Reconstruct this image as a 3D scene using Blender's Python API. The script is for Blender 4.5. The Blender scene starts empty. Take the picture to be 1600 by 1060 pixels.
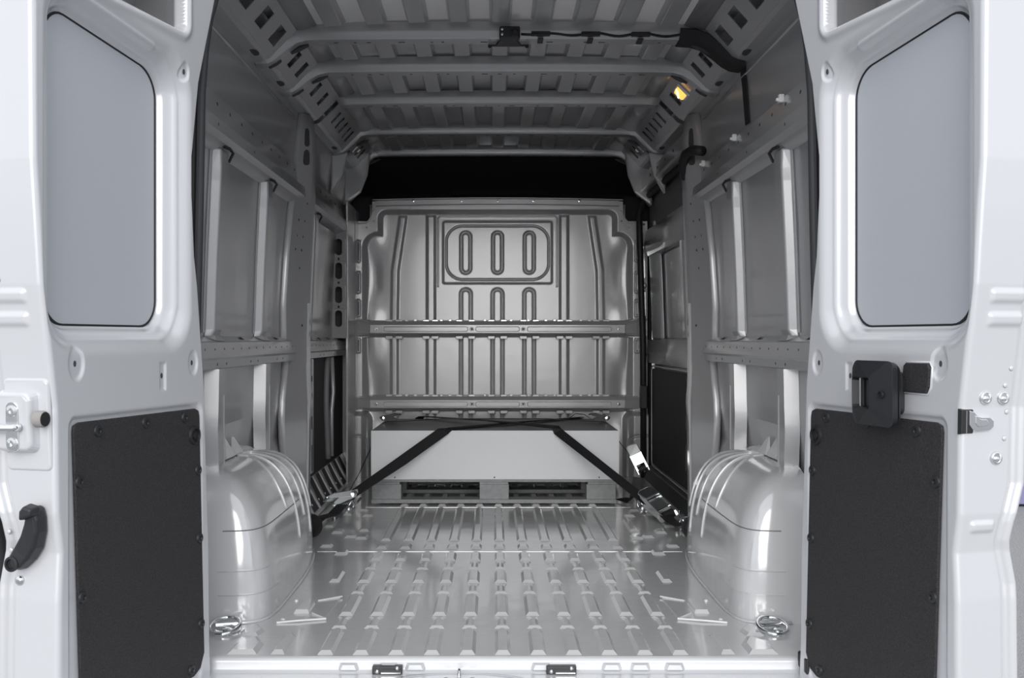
import bpy, bmesh, math, random
import numpy as np
from mathutils import Vector, Matrix
random.seed(7)
R = math.radians

# ------------------------------------------------------------------ camera, world, exposure
# metres; X right, Y into the van, Z up, cargo floor top at Z = 0
scn = bpy.context.scene
cam_d = bpy.data.cameras.new('camera'); cam_d.sensor_width = 36; cam_d.lens = 37.125
cam_d.shift_x = 29/1600; cam_d.clip_start = .05; cam_d.clip_end = 200
cam = bpy.data.objects.new('camera', cam_d); scn.collection.objects.link(cam)
cam.location = (-.025, 0, .84); cam.rotation_euler = (R(90), 0, 0); scn.camera = cam

world = bpy.data.worlds.new('overcast'); scn.world = world; world.use_nodes = True
nt = world.node_tree; nt.nodes.clear()
wo = nt.nodes.new('ShaderNodeOutputWorld'); bg = nt.nodes.new('ShaderNodeBackground')
tc = nt.nodes.new('ShaderNodeTexCoord'); sp = nt.nodes.new('ShaderNodeSeparateXYZ')
rp = nt.nodes.new('ShaderNodeValToRGB')
rp.color_ramp.elements[0].position = 0; rp.color_ramp.elements[0].color = (.84, .885, .96, 1)
rp.color_ramp.elements[1].position = 1; rp.color_ramp.elements[1].color = (.96, .98, 1.0, 1)
nt.links.new(tc.outputs['Generated'], sp.inputs[0]); nt.links.new(sp.outputs['Z'], rp.inputs[0])
nt.links.new(rp.outputs[0], bg.inputs[0]); bg.inputs[1].default_value = .60
nt.links.new(bg.outputs[0], wo.inputs[0])
sun_d = bpy.data.lights.new('soft_sun', 'SUN'); sun_d.energy = 1.3; sun_d.angle = R(50); sun_d.color = (1, .985, .96)
sun = bpy.data.objects.new('soft_sun', sun_d); COL0 = scn.collection; COL0.objects.link(sun); sun.location = (-1, -6, 4)
sun.rotation_euler = (R(72), 0, R(-4))          # soft sun added low behind the photographer to lift box and bulkhead
scn.view_settings.view_transform = 'Standard'; scn.view_settings.look = 'None'
scn.view_settings.gamma = 1; scn.view_settings.use_curve_mapping = False
scn.view_settings.exposure = .90

# ------------------------------------------------------------------ materials
def mat(name, col, rough=.5, metal=0, coat=0, bump=None, vary=None, spec=.5, emit=None):
    m = bpy.data.materials.new(name); m.use_nodes = True
    n = m.node_tree.nodes; l = m.node_tree.links; b = n['Principled BSDF']
    b.inputs['Base Color'].default_value = (*col, 1); b.inputs['Roughness'].default_value = rough
    b.inputs['Metallic'].default_value = metal; b.inputs['Coat Weight'].default_value = coat
    b.inputs['Coat Roughness'].default_value = .08; b.inputs['Specular IOR Level'].default_value = spec
    co = n.new('ShaderNodeTexCoord')
    if vary:
        sc, amt = vary
        t = n.new('ShaderNodeTexNoise'); t.inputs['Scale'].default_value = sc; t.inputs['Detail'].default_value = 4
        r = n.new('ShaderNodeValToRGB')
        r.color_ramp.elements[0].position = .3; r.color_ramp.elements[1].position = .7
        r.color_ramp.elements[0].color = (*[c*(1-amt) for c in col], 1)
        r.color_ramp.elements[1].color = (*[min(1, c*(1+amt)) for c in col], 1)
        l.new(co.outputs['Object'], t.inputs['Vector']); l.new(t.outputs['Fac'], r.inputs[0]); l.new(r.outputs[0], b.inputs['Base Color'])
    if bump:
        sc, st, dist = bump
        t = n.new('ShaderNodeTexNoise'); t.inputs['Scale'].default_value = sc; t.inputs['Detail'].default_value = 3
        k = n.new('ShaderNodeBump'); k.inputs['Strength'].default_value = st; k.inputs['Distance'].default_value = dist
        l.new(co.outputs['Object'], t.inputs['Vector']); l.new(t.outputs['Fac'], k.inputs['Height']); l.new(k.outputs[0], b.inputs['Normal'])
    if emit:
        b.inputs['Emission Color'].default_value = (*emit[0], 1); b.inputs['Emission Strength'].default_value = emit[1]
    return m
M = {}
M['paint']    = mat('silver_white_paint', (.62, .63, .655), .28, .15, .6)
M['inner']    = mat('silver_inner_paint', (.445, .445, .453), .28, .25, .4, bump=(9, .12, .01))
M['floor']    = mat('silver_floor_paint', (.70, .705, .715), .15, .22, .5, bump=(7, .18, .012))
M['pane']     = mat('door_skin_paint', (.53, .555, .60), .42, .1, .1)
M['shadowed'] = mat('shaded_recess_grey', (.15, .15, .155), .5)  # shade of deep recesses put into a darker grey
M['board']    = mat('black_fibre_board', (.028, .027, .030), .62, bump=(420, .9, .003), vary=(330, .7))
M['plastic']  = mat('black_plastic', (.022, .023, .026), .42, bump=(700, .2, .0006))
M['rubber']   = mat('black_rubber', (.016, .016, .018), .55)
M['seal']     = mat('dark_seal_rubber', (.05, .05, .055), .5, bump=(60, .3, .002))
M['zinc']     = mat('zinc_plate', (.78, .80, .80), .22, 1)
M['chrome']   = mat('bright_steel', (.85, .86, .88), .12, 1)
M['webbing']  = mat('black_webbing', (.012, .012, .014), .65, bump=(900, .4, .0006))
M['boxtop']   = mat('powder_coat_white', (.66, .675, .69), .45, 0, .0, bump=(400, .05, .0004))
M['shaded_top']      = mat('shaded_top_grey', (.20, .20, .205), .5, 0, .0, bump=(400, .05, .0004))  # top of the white box, its grazing shade put into darker grey
M['pallet']   = mat('grey_pressed_wood', (.27, .275, .28), .75, bump=(90, .3, .002), vary=(40, .12))
M['felt']     = mat('black_felt', (.018, .018, .022), .85, bump=(200, .3, .002))
M['hole']     = mat('hole_shade_and_dark_parts', (.06, .06, .065), .7)  # shade inside holes painted as dark plates; also plain dark parts
M['asphalt']  = mat('asphalt', (.30, .30, .31), .85, bump=(60, 1, .01), vary=(150, .45))
M['cladding'] = mat('white_cladding', (.78, .79, .80), .5)
M['amber']    = mat('lit_lamp_lens', (.95, .55, .15), .25, emit=((1, .45, .08), .8))
M['amberhot'] = mat('lamp_filament', (1, .8, .5), .3, emit=((1, .75, .35), 1.5))
M['bluegrey'] = mat('blue_grey_paint', (.22, .22, .38), .5)
M['yellow']   = mat('yellow_tag', (.8, .62, .25), .5)
M['whiteclip']= mat('white_plastic_clip', (.85, .85, .85), .4)
M['outer']    = mat('outer_body_paint', (.62, .635, .675), .3, .15, .6)
M['seam']     = mat('seam_sealer', (.20, .20, .21), .5)
M['foam']     = mat('grey_rubber_buffer', (.32, .30, .29), .9, bump=(300, .6, .002))

# ------------------------------------------------------------------ helpers
COL = scn.collection
def tag(o, label=None, cat=None, group=None, kind=None):
    if label: o['label'] = label
    if cat: o['category'] = cat
    if group: o['group'] = group
    if kind: o['kind'] = kind
    return o
def empty(name, loc=(0, 0, 0)):
    o = bpy.data.objects.new(name, None); COL.objects.link(o); o.location = loc; o.empty_display_size = .05
    return o
def wloc(o):
    v = Vector((0, 0, 0))
    while o is not None:
        v += Vector(o.location); o = o.parent
    return v
class MB:
    """collects vertices and faces of ONE part, in world metres"""
    def __init__(s): s.v = []; s.f = []
    def add(s, vs, fs):
        k = len(s.v); s.v += [tuple(p) for p in vs]; s.f += [tuple(i+k for i in q) for q in fs]; return s
    def box(s, x0, x1, y0, y1, z0, z1):
        vs = [(x, y, z) for x in (x0, x1) for y in (y0, y1) for z in (z0, z1)]
        return s.add(vs, [(0, 1, 3, 2), (4, 6, 7, 5), (0, 4, 5, 1), (2, 3, 7, 6), (0, 2, 6, 4), (1, 5, 7, 3)])
    def frustum(s, base, top):      # two loops of equal length
        n = len(base); fs = [tuple(range(n))[::-1], tuple(range(n, 2*n))]
        fs += [(i, (i+1) % n, n+(i+1) % n, n+i) for i in range(n)]
        return s.add(list(base)+list(top), fs)
    def loft(s, rings, closed=True, caps=True):
        n = len(rings[0]); vs = [p for r in rings for p in r]; fs = []
        for k in range(len(rings)-1):
            for i in range(n if closed else n-1):
                j = (i+1) % n
                fs.append((k*n+i, k*n+j, (k+1)*n+j, (k+1)*n+i))
        if caps and closed:
            fs.append(tuple(range(n))[::-1]); fs.append(tuple(range((len(rings)-1)*n, len(rings)*n)))
        return s.add(vs, fs)
    def tube(s, path, r, n=8, closed=False):
        path = [Vector(p) for p in path]; rings = []; m = len(path)
        rs = r if isinstance(r, (list, tuple)) else [r]*m
        up = None
        for i, p in enumerate(path):
            a = path[(i-1) % m] if (closed or i > 0) else p; b = path[(i+1) % m] if (closed or i < m-1) else p
            d = (b-a).normalized()
            if up is None:
                up = Vector((0, 0, 1)) if abs(d.z) < .9 else Vector((1, 0, 0))
            sx = d.cross(up).normalized(); up = sx.cross(d).normalized()
            rings.append([p+rs[i]*(math.cos(2*math.pi*k/n)*sx+math.sin(2*math.pi*k/n)*up) for k in range(n)])
        if closed: rings.append(rings[0])
        return s.loft(rings, True, not closed)
    def ribbon(s, path, width, normals, th=.003):
        """flat webbing: path points with surface normals"""
        path = [Vector(p) for p in path]; rings = []; m = len(path)
        for i, p in enumerate(path):
            a = path[max(0, i-1)]; b = path[min(m-1, i+1)]; d = (b-a).normalized()
            nn = Vector(normals[i] if isinstance(normals, list) else normals).normalized()
            sx = d.cross(nn).normalized(); nn = sx.cross(d).normalized()
            rings.append([p-sx*width/2-nn*th/2, p+sx*width/2-nn*th/2, p+sx*width/2+nn*th/2, p-sx*width/2+nn*th/2])
        return s.loft(rings)
    def cyl(s, c, axis, r, h, n=16, r2=None):
        c = Vector(c); ax = Vector(axis).normalized(); up = Vector((0, 0, 1)) if abs(ax.z) < .9 else Vector((1, 0, 0))
        a = ax.cross(up).normalized(); b = ax.cross(a)
        r2 = r if r2 is None else r2
        ring = lambda q, o: [c+ax*o+q*(math.cos(2*math.pi*k/n)*a+math.sin(2*math.pi*k/n)*b) for k in range(n)]
        return s.loft([ring(r, 0), ring(r2, h)])
    def lathe(s, c, axis, prof, n=16, sx=1, sy=1):
        c = Vector(c); ax = Vector(axis).normalized(); up = Vector((0, 0, 1)) if abs(ax.z) < .9 else Vector((0, 1, 0))
        a = ax.cross(up).normalized(); b = ax.cross(a)
        return s.loft([[c+ax*o+q*(sx*math.cos(2*math.pi*k/n)*a+sy*math.sin(2*math.pi*k/n)*b) for k in range(n)] for q, o in prof])
    def grid(s, nu, nv, fn):
        vs = [fn(i/(nu-1), j/(nv-1)) for i in range(nu) for j in range(nv)]
        return s.add(vs, [(i*nv+j, (i+1)*nv+j, (i+1)*nv+j+1, i*nv+j+1) for i in range(nu-1) for j in range(nv-1)])
    def plate(s, outer, holes, fn):
        """flat sheet with holes; 2d loops mapped to 3d by fn"""
        bm = bmesh.new(); ed = []
        for lp in [outer]+list(holes):
            vs = [bm.verts.new((p[0], p[1], 0)) for p in lp]
            ed += [bm.edges.new((vs[i], vs[(i+1) % len(vs)])) for i in range(len(vs))]
        bmesh.ops.triangle_fill(bm, use_beauty=True, use_dissolve=False, edges=ed, normal=(0, 0, 1))
        bm.verts.index_update()
        s.add([fn(v.co.x, v.co.y) for v in bm.verts], [[v.index for v in f.verts] for f in bm.faces]); bm.free()
        return s
    def build(s, name, m, parent=None, smooth=False, solid=0, bevel=0, seg=2, angle=None, fix=True, kind=None, offset=0):
        me = bpy.data.meshes.new(name); off = wloc(parent) if parent else Vector((0, 0, 0))
        me.from_pydata([tuple(Vector(p)-off) for p in s.v], [], s.f)
        if fix:
            bm = bmesh.new(); bm.from_mesh(me); bmesh.ops.remove_doubles(bm, verts=bm.verts, dist=1e-6)
            bmesh.ops.recalc_face_normals(bm, faces=bm.faces); bm.to_mesh(me); bm.free()
        me.materials.append(M[m]); o = bpy.data.objects.new(name, me); COL.objects.link(o)
        if parent: o.parent = parent
        if smooth:
            for p in me.polygons: p.use_smooth = True
            if angle: me.set_sharp_from_angle(angle=R(angle))
        if solid:
            k = o.modifiers.new('thickness', 'SOLIDIFY'); k.thickness = solid; k.offset = offset
        if bevel:
            k = o.modifiers.new('edges', 'BEVEL'); k.width = bevel; k.segments = seg; k.limit_method = 'ANGLE'; k.angle_limit = R(40)
        if kind: o['kind'] = kind
        return o
def at_origin(o):
    """move a top-level mesh's origin to the base centre of its geometry"""
    me = o.data; c = np.empty(len(me.vertices)*3, 'f'); me.vertices.foreach_get('co', c); c = c.reshape(-1, 3)
    b = (c.min(0)+c.max(0))/2; b[2] = c[:, 2].min(); me.vertices.foreach_set('co', (c-b).ravel()); o.location = Vector(o.location)+Vector(b.tolist())
    return o
def copy_to(o, name=None, parent=None, loc=None):
    c = o.copy(); COL.objects.link(c); c.parent = parent
    if loc is not None: c.location = loc
    return c
def copy_tree(root, loc, rot=None):
    r = root.copy(); COL.objects.link(r); r.location = loc
    if rot is not None: r.rotation_euler = rot
    for ch in root.children:
        c = ch.copy(); COL.objects.link(c); c.parent = r
        for g in ch.children:
            d = g.copy(); COL.objects.link(d); d.parent = c
    return r
def heightgrid(name, P, m, parent):
    """P: array nu x nv x 3 world points -> smooth mesh"""
    nu, nv = P.shape[:2]; off = np.array(wloc(parent)) if parent else 0
    me = bpy.data.meshes.new(name); V = (P-off).reshape(-1, 3).astype('f')
    i, j = np.meshgrid(np.arange(nu-1), np.arange(nv-1), indexing='ij')
    F = np.stack([i*nv+j, (i+1)*nv+j, (i+1)*nv+j+1, i*nv+j+1], -1).reshape(-1, 4)
    me.vertices.add(len(V)); me.vertices.foreach_set('co', V.ravel())
    me.loops.add(F.size); me.loops.foreach_set('vertex_index', F.ravel().astype('i'))
    me.polygons.add(len(F)); me.polygons.foreach_set('loop_start', np.arange(0, F.size, 4, dtype='i'))
    me.polygons.foreach_set('use_smooth', np.ones(len(F), bool)); me.update(calc_edges=True); me.validate()
    me.materials.append(M[m]); o = bpy.data.objects.new(name, me); COL.objects.link(o)
    if parent: o.parent = parent
    return o
def sstep(x, a, b):
    t = np.clip((x-a)/(b-a), 0, 1); return t*t*(3-2*t)
def sd_rbox(x, y, x0, x1, y0, y1, r):
    qx = np.abs(x-(x0+x1)/2)-(x1-x0)/2+r; qy = np.abs(y-(y0+y1)/2)-(y1-y0)/2+r
    return np.minimum(np.maximum(qx, qy), 0)+np.hypot(np.maximum(qx, 0), np.maximum(qy, 0))-r
def lerp(z, pts):
    xs = [p[0] for p in pts]; ys = [p[1] for p in pts]
    return np.interp(z, xs, ys)
def capsule(cx, cy, hw, hh, n=6):
    """upright oval slot loop"""
    pts = []
    for k in range(n+1): a = math.pi*k/n; pts.append((cx+hw*math.cos(a), cy+hh-hw+hw*math.sin(a)))
    for k in range(n+1): a = math.pi+math.pi*k/n; pts.append((cx+hw*math.cos(a), cy-hh+hw+hw*math.sin(a)))
    return pts
def rrect(x0, x1, y0, y1, r, n=4):
    pts = []
    for cx, cy, a0 in ((x1-r, y1-r, 0), (x0+r, y1-r, 90), (x0+r, y0+r, 180), (x1-r, y0+r, 270)):
        for k in range(n+1): a = R(a0+90*k/n); pts.append((cx+r*math.cos(a), cy+r*math.sin(a)))
    return pts
def rect(x0, x1, y0, y1): return [(x0, y0), (x1, y0), (x1, y1), (x0, y1)]

# ================================================================== OUTSIDE
g = MB().box(-60, 60, -40, 90, -.62, -.6).build('ground', 'asphalt'); tag(g, 'grey asphalt yard that the van stands on', 'ground', kind='structure')
wo_ = empty('wall_outside', (6.4, 9.2, -.6)); tag(wo_, 'white ribbed cladding wall behind the open right rear door', 'wall', kind='structure')
MB().box(1.6, 16, 9.2, 9.4, -.6, 6).build('wall_core', 'cladding', wo_)
rib = MB().box(1.6, 16, 9.165, 9.2, -.06, -.02).build('cladding_rib', 'cladding', wo_)
for k in range(1, 70): copy_to(rib, parent=wo_, loc=(0, 0, k*.085))
MB().box(3.6, 5.2, 9.05, 9.16, -.58, -.2).build('plinth', 'bluegrey', wo_, bevel=.01)

# ================================================================== FLOOR
fl = MB().box(-.955, .955, 2.79, 6.55, -.05, 0).build('floor', 'floor', bevel=.006, seg=3)
tag(fl, 'silver painted steel cargo floor pressed with long raised ribs', 'floor', kind='structure')
RH = .0085
def rib_mb(x, y0, y1, w, h=RH, s0=.016, s1=.03, side=.009):
    """raised pressing: near end slope s0, pointed far end s1"""
    b = [(x-w/2, y0, 0), (x+w/2, y0, 0), (x+w/2, y1-s1, 0), (x+w*.22, y1, 0), (x-w*.22, y1, 0), (x-w/2, y1-s1, 0)]
    t = [(x-w/2+side, y0+s0, h), (x+w/2-side, y0+s0, h), (x+w/2-side, y1-s1-.004, h), (x+w*.22-side*.5, y1-.012, h), (x-w*.22+side*.5, y1-.012, h), (x-w/2+side, y1-s1-.004, h)]
    return MB().frustum(b, t)
def neck_mb(x, y0, y1, w):
    """narrow waist between two ribs with a flared foot at either end"""
    m = MB(); h = RH*.75; yc = (y0+y1)/2; d = .008
    b = [(x-w*.5, y0, 0), (x+w*.5, y0, 0), (x+w*.27, y0+.028, 0), (x+w*.27, y1-.028, 0), (x+w*.5, y1, 0), (x-w*.5, y1, 0), (x-w*.27, y1-.028, 0), (x-w*.27, y0+.028, 0)]
    t = [(x-w*.5+d, y0+.012, h), (x+w*.5-d, y0+.012, h), (x+w*.27-d, y0+.03, h), (x+w*.27-d, y1-.03, h), (x+w*.5-d, y1-.012, h), (x-w*.5+d, y1-.012, h), (x-w*.27+d, y1-.03, h), (x-w*.27+d, y0+.03, h)]
    return m.frustum(b, t)
rows = [(2.806, 3.05), (3.20, 3.46), (3.63, 3.82), (3.99, 4.15), (4.386, 5.235), (5.30, 6.25)]
necks = [(3.06, 3.185), (3.475, 3.61), (3.84, 3.97)]
for (a, b) in rows:
    p = rib_mb(0, a, b, .043).build('floor_rib', 'floor', fl)
    for k in range(-5, 6):
        if k == 0: continue
        copy_to(p, parent=fl, loc=(k*.0945, 0, 0))
for (a, b) in necks:
    p = neck_mb(0, a, b, .045).build('rib_waist', 'floor', fl)
    for k in range(-5, 6):
        if k: copy_to(p, parent=fl, loc=(k*.0945, 0, 0))
p = rib_mb(0, 4.215, 4.315, .045, s0=.02, s1=.02).build('floor_pad', 'floor', fl)
for k in range(-5, 6):
    if k: copy_to(p, parent=fl, loc=(k*.0945, 0, 0))
MB().box(-.72, .72, 4.168, 4.176, 0, .0015).build('floor_seam', 'floor', fl)
MB().box(-.66, .66, 5.264, 5.270, 0, .0015).build('floor_seam', 'floor', fl)
for s in (-1, 1):
    for (x, a, b, w) in ((.575, 3.64, 3.82, .036), (.60, 2.81, 3.0, .038), (.62, 4.10, 4.20, .05), (.70, 4.25, 4.32, .05), (.58, 4.42, 4.53, .05), (.63, 4.45, 4.52, .05),
                         (.59, 4.6, 4.9, .045), (.70, 4.55, 4.65, .05), (.76, 4.7, 4.95, .045), (.62, 4.98, 5.05, .05), (.72, 5.02, 5.12, .045), (.66, 5.14, 5.21, .05), (.79, 5.15, 5.3, .045), (.74, 5.4, 5.6, .045), (.80, 5.8, 6.1, .045)):
        rib_mb(s*x, a, b, w, s0=.018, s1=.025).build('floor_pad', 'floor', fl)
    # rear corner pads beside the tie-down ring
    b = [(s*.655, 2.81, 0), (s*.735, 2.81, 0), (s*.735, 2.90, 0), (s*.71, 2.94, 0), (s*.69, 2.98, 0), (s*.655, 2.90, 0)]
    t = [(s*.668, 2.825, .010), (s*.722, 2.825, .010), (s*.722, 2.89, .010), (s*.708, 2.92, .010), (s*.692, 2.95, .010), (s*.668, 2.89, .010)]
    MB().frustum(b, t).build('corner_pad', 'floor', fl)
    b = [(s*.69, 2.985, 0), (s*.74, 2.985, 0), (s*.75, 3.03, 0), (s*.735, 3.10, 0), (s*.715, 3.10, 0), (s*.68, 3.03, 0)]
    t = [(s*.70, 2.995, .008), (s*.73, 2.995, .008), (s*.738, 3.03, .008), (s*.73, 3.085, .008), (s*.72, 3.085, .008), (s*.692, 3.03, .008)]
    MB().frustum(b, t).build('corner_pad', 'floor', fl)
    # pressed tie-down bracket plate at the wheel arch
    pl = MB().plate([(s*.53, 3.16), (s*.66, 3.115), (s*.665, 3.19), (s*.60, 3.50), (s*.52, 3.42)][::s], [], lambda a, b: (a, b, .002)).build('bracket_plate', 'floor', fl, solid=.003)
    MB().frustum([(s*.585, 3.21, 0), (s*.635, 3.21, 0), (s*.635, 3.34, 0), (s*.585, 3.34, 0)], [(s*.592, 3.225, .014), (s*.628, 3.225, .014), (s*.628, 3.33, .012), (s*.592, 3.33, .012)]).build('bracket_boss', 'floor', fl)
    MB().tube([(s*.665, 3.115, .003), (s*.60, 3.13, .005), (s*.525, 3.155, .004)], .0035, 6).build('weld_bead', 'floor', fl)
    MB().tube([(s*.53, 3.16, .004), (s*.575, 3.21, .006)], .0035, 6).build('weld_bead', 'floor', fl)
    MB().tube([(s*.585, 3.37, .004), (s*.515, 3.42, .006)], .0035, 6).build('weld_bead', 'floor', fl)
    for (x, y) in ((.652, 3.15), (.655, 3.38)): MB().lathe((s*x, y, 0), (0, 0, 1), [(.009, 0), (.009, .003), (.005, .007), (.001, .008)], 10).build('rivet', 'floor', fl, smooth=True)

# rear sill
sl = empty('trim_1', (0, 2.7, -.06)); tag(sl, 'white painted rear sill with latch plates along the floor edge', 'sill', kind='structure')
MB().loft([[(x, 2.792, -.002), (x, 2.782, .001), (x, 2.774, -.006), (x, 2.772, -.028), (x, 2.755, -.034), (x, 2.60, -.036), (x, 2.56, -.05), (x, 2.55, -.14), (x, 2.55, -.30), (x, 2.792, -.30)] for x in (-.80, .80)]).build('sill_body', 'paint', sl, bevel=.003)
for x in (-.405, -.30, -.23, .10, .285, .36, .45):
    MB().frustum([(x-.03, 2.774, -.028), (x+.03, 2.774, -.028), (x+.022, 2.774, -.010), (x-.022, 2.774, -.010)], [(x-.02, 2.764, -.027), (x+.02, 2.764, -.027), (x+.015, 2.764, -.014), (x-.015, 2.764, -.014)]).build('sill_notch', 'paint', sl)
for x in (-.302, .152):
    p = MB().box(x-.039, x+.039, 2.748, 2.772, -.034, -.014).build('latch_plate', 'plastic', sl, bevel=.002)
    for dx in (-.026, .026): MB().lathe((x+dx, 2.748, -.026 if dx < 0 else -.018), (0, -1, 0), [(.006, 0), (.006, .002), (.001, .004)], 10).build('screw', 'zinc', p, smooth=True)
    MB().box(x-.015, x+.036, 2.742, 2.748, -.030, -.027).build('tongue', 'zinc', p)
st = MB().tube([(-.113, 2.735, -.036), (-.113, 2.735, -.012), (-.113, 2.70, -.012), (-.113, 2.70, -.036)], .004, 8).build('lock_striker', 'chrome', sl, smooth=True)
for dx in (-.034, .034): MB().lathe((-.113+dx, 2.70, -.036), (0, 0, 1), [(.012, 0), (.012, .004), (.007, .009), (.001, .010)], 12).build('bolt', 'zinc', sl, smooth=True)
MB().lathe((-.113, 2.675, -.037), (0, 0, 1), [(.20, 0), (.195, .004), (.17, .004), (.16, 0)], 32, 1, .45).build('striker_dish', 'paint', sl, smooth=True)

# ================================================================== SIDE WALLS
SKIN = [(0, .925), (.35, .938), (.8, .938), (1.2, .925), (1.45, .912), (1.62, .908), (1.82, .892), (1.95, .86)]
FACE = [(0, .895), (.5, .90), (.83, .903), (1.2, .890), (1.46, .876)]       # inner face of the posts
skin = lambda z: float(lerp(z, SKIN)); face = lambda z: float(lerp(z, FACE))
YP = 4.75                                                                   # pillar between the two bays
def arch_pt(s, u, v, grow=1.0):
    """wheel arch surface: u 0 (rear) .. pi (front), v 0 (floor) .. pi/2 (wall crest)"""
    pw = lambda a, e: math.copysign(abs(a)**e, a)
    cu, su = math.cos(u), math.sin(u); cv, sv = max(0, math.cos(v)), math.sin(v)
    rear = u < math.pi/2
    e2 = .28 if rear else .88; e1 = .70
    ry = .47 if rear else .88
    y = 3.58-ry*grow*pw(cv, .30 if rear else .62)*pw(cu, e2)
    xin = .238*grow*pw(cv, e1)*pw(su, e2)
    z = .44*grow*pw(sv, .70)
    return Vector((s*(.93-xin), y, z))
def side(s):
    left = s < 0
    w = empty('wall_left' if left else 'wall_right', (s*.93, 4.5, 0))
    tag(w, ('bare silver steel cargo wall opposite the sliding door, with posts and rails' if left else 'bare silver steel cargo wall with the sliding door opening by the bulkhead'), 'wall', kind='structure')
    yend = 6.5 if left else 4.86
    zs = [0, .18, .35, .45, .6, .75, .85, 1.0, 1.2, 1.45, 1.62]
    # skins: lower and upper outer panels, roof side panel
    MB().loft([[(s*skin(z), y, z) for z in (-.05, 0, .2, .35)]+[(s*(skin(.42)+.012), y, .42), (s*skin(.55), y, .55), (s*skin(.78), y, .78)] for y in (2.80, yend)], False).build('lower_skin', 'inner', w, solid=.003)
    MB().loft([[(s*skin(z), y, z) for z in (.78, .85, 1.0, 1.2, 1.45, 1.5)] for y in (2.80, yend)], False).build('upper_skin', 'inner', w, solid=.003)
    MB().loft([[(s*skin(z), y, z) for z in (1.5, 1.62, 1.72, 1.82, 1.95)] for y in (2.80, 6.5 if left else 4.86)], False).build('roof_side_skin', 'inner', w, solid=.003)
    if not left: MB().loft([[(s*skin(z), y, z) for z in (1.74, 1.82, 1.95)] for y in (4.86, 6.5)], False).build('roof_side_skin', 'inner', w, solid=.003)
    MB().loft([[(s*1.02, y, -.3), (s*1.02, y, 1.1), (s*.99, y, 1.6), (s*.93, y, 1.98)] for y in (2.80, 6.9)], False).build('outer_skin', 'outer', w, solid=.003)
    # upper rail
    UR = [(.912, 1.612), (.894, 1.605), (.882, 1.522), (.858, 1.508), (.855, 1.470), (.870, 1.455), (.912, 1.432)]
    for (y0, y1) in ((2.86, YP-.02), (YP+.09, 6.42)):
        if not left and y0 > YP: continue
        r = MB().loft([[(s*x, y, z) for x, z in UR] for y in (y0, y1)], False).build('upper_rail', 'inner', w, solid=.003)
        k = 0; y = y0+.12
        while y < y1-.05:
            MB().cyl((s*.889, y, 1.575), (-s, 0, .15), .006, .002, 8).build('rail_hole', 'hole', r)
            if k % 3 == 1: MB().cyl((s*.8565, y+.05, 1.489), (-s, 0, 0), .005, .002, 8).build('rail_hole', 'hole', r)
            y += .16; k += 1
        for y in np.arange(y0+.28, y1-.1, .36):
            MB().plate([(y-.03, .882), (y, .872+.018), (y+.03, .882), (y, .872+.006)], [], lambda a, b: (s*(b+.004), a, 1.4510-(b-.872)*.5)).build('rail_slot', 'hole', r, solid=.001)
    # waist rail
    for (y0, y1) in ((2.86, YP-.09), (YP+.09, 6.40)):
        if not left and y0 > YP: continue
        WR = [(.899, .832), (.895, .828), (.889, .782), (.897, .774), (.899, .748), (.93, .742)]
        r = MB().loft([[(s*x, y, z) for x, z in WR] for y in (y0, y1)], False).build('waist_rail', 'inner', w, solid=.003)
        hl = []; y = y0+.22
        while y < y1-.14:
            hl.append([(y, .25), (y+.085, .25), (y+.115, .8), (y+.03, .8)]); y += .30
        MB().plate(rect(y0, y1, 0, 1), hl, lambda a, b: (s*(.899+.045*b), a, .832+.020*b)).build('rail_ledge', 'inner', r, solid=.002)
        y = y0+.08
        while y < y1-.03:
            MB().cyl((s*.8925, y, .806), (-s, 0, 0), .005, .002, 8).build('rail_hole', 'hole', r)
            if int(y*100) % 2 == 0: MB().cyl((s*.898, y+.05, .760), (-s, 0, 0), .0045, .002, 8).build('rail_hole', 'hole', r)
            y += .115
        MB().box(s*.893-.004, s*.893+.004, y1-.012, y1-.002, .775, .83).build('rail_end_weld', 'zinc', r, bevel=.002)
        MB().loft([[(s*x, y, z) for x, z in ((.944, .835), (.944, .90), (.938, .905))] for y in (y0, y1)], False).build('sill_strip', 'inner', w, solid=.003)
    # posts of the bays
    posts = [3.37, 4.06]+([5.14] if left else [])
    for i, yc in enumerate(posts):
        hw = .042
        rings = []
        for z, d, k in ((.846, .010, 1.15), (.87, .0, 1.0), (1.1, 0, 1), (1.34, 0, 1.0), (1.38, .0, 1.05), (1.442, .004, 1.1)):
            xf = face(z)+d; xs = skin(z)-.002
            rings.append([(s*xs, yc-hw*k-.012, z), (s*xf, yc-hw*k, z), (s*xf, yc+hw*k, z), (s*xs, yc+hw*k+.012, z)])
        po = MB().loft(rings).build('post', 'inner', w, bevel=.006, seg=3)
        for e in (-1, 1):
            MB().loft([[(s*(skin(z)-.004), yc+e*(hw+.010), z), (s*(skin(z)-.004), yc+e*(hw+.034), z), (s*(skin(z)-.001), yc+e*(hw+.034), z), (s*(skin(z)-.001), yc+e*(hw+.010), z)] for z in (.86, 1.1, 1.3, 1.44)]).build('post_flange', 'inner', po)
        for e in (-1, 1): MB().tube([(s*(skin(z)-.003), yc+e*(hw+.035), z) for z in (.86, 1.1, 1.3, 1.44)], .0018, 5).build('seam_line', 'seam', po)
        MB().tube([(s*(face(1.46)-.002), yc-.04, 1.446), (s*(face(1.46)-.006), yc+.015, 1.449), (s*(face(1.46)-.006), yc+.06, 1.443), (s*(face(1.46)+.01), yc+.066, 1.415)], .005, 6).build('clip', 'rubber', po)
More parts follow.
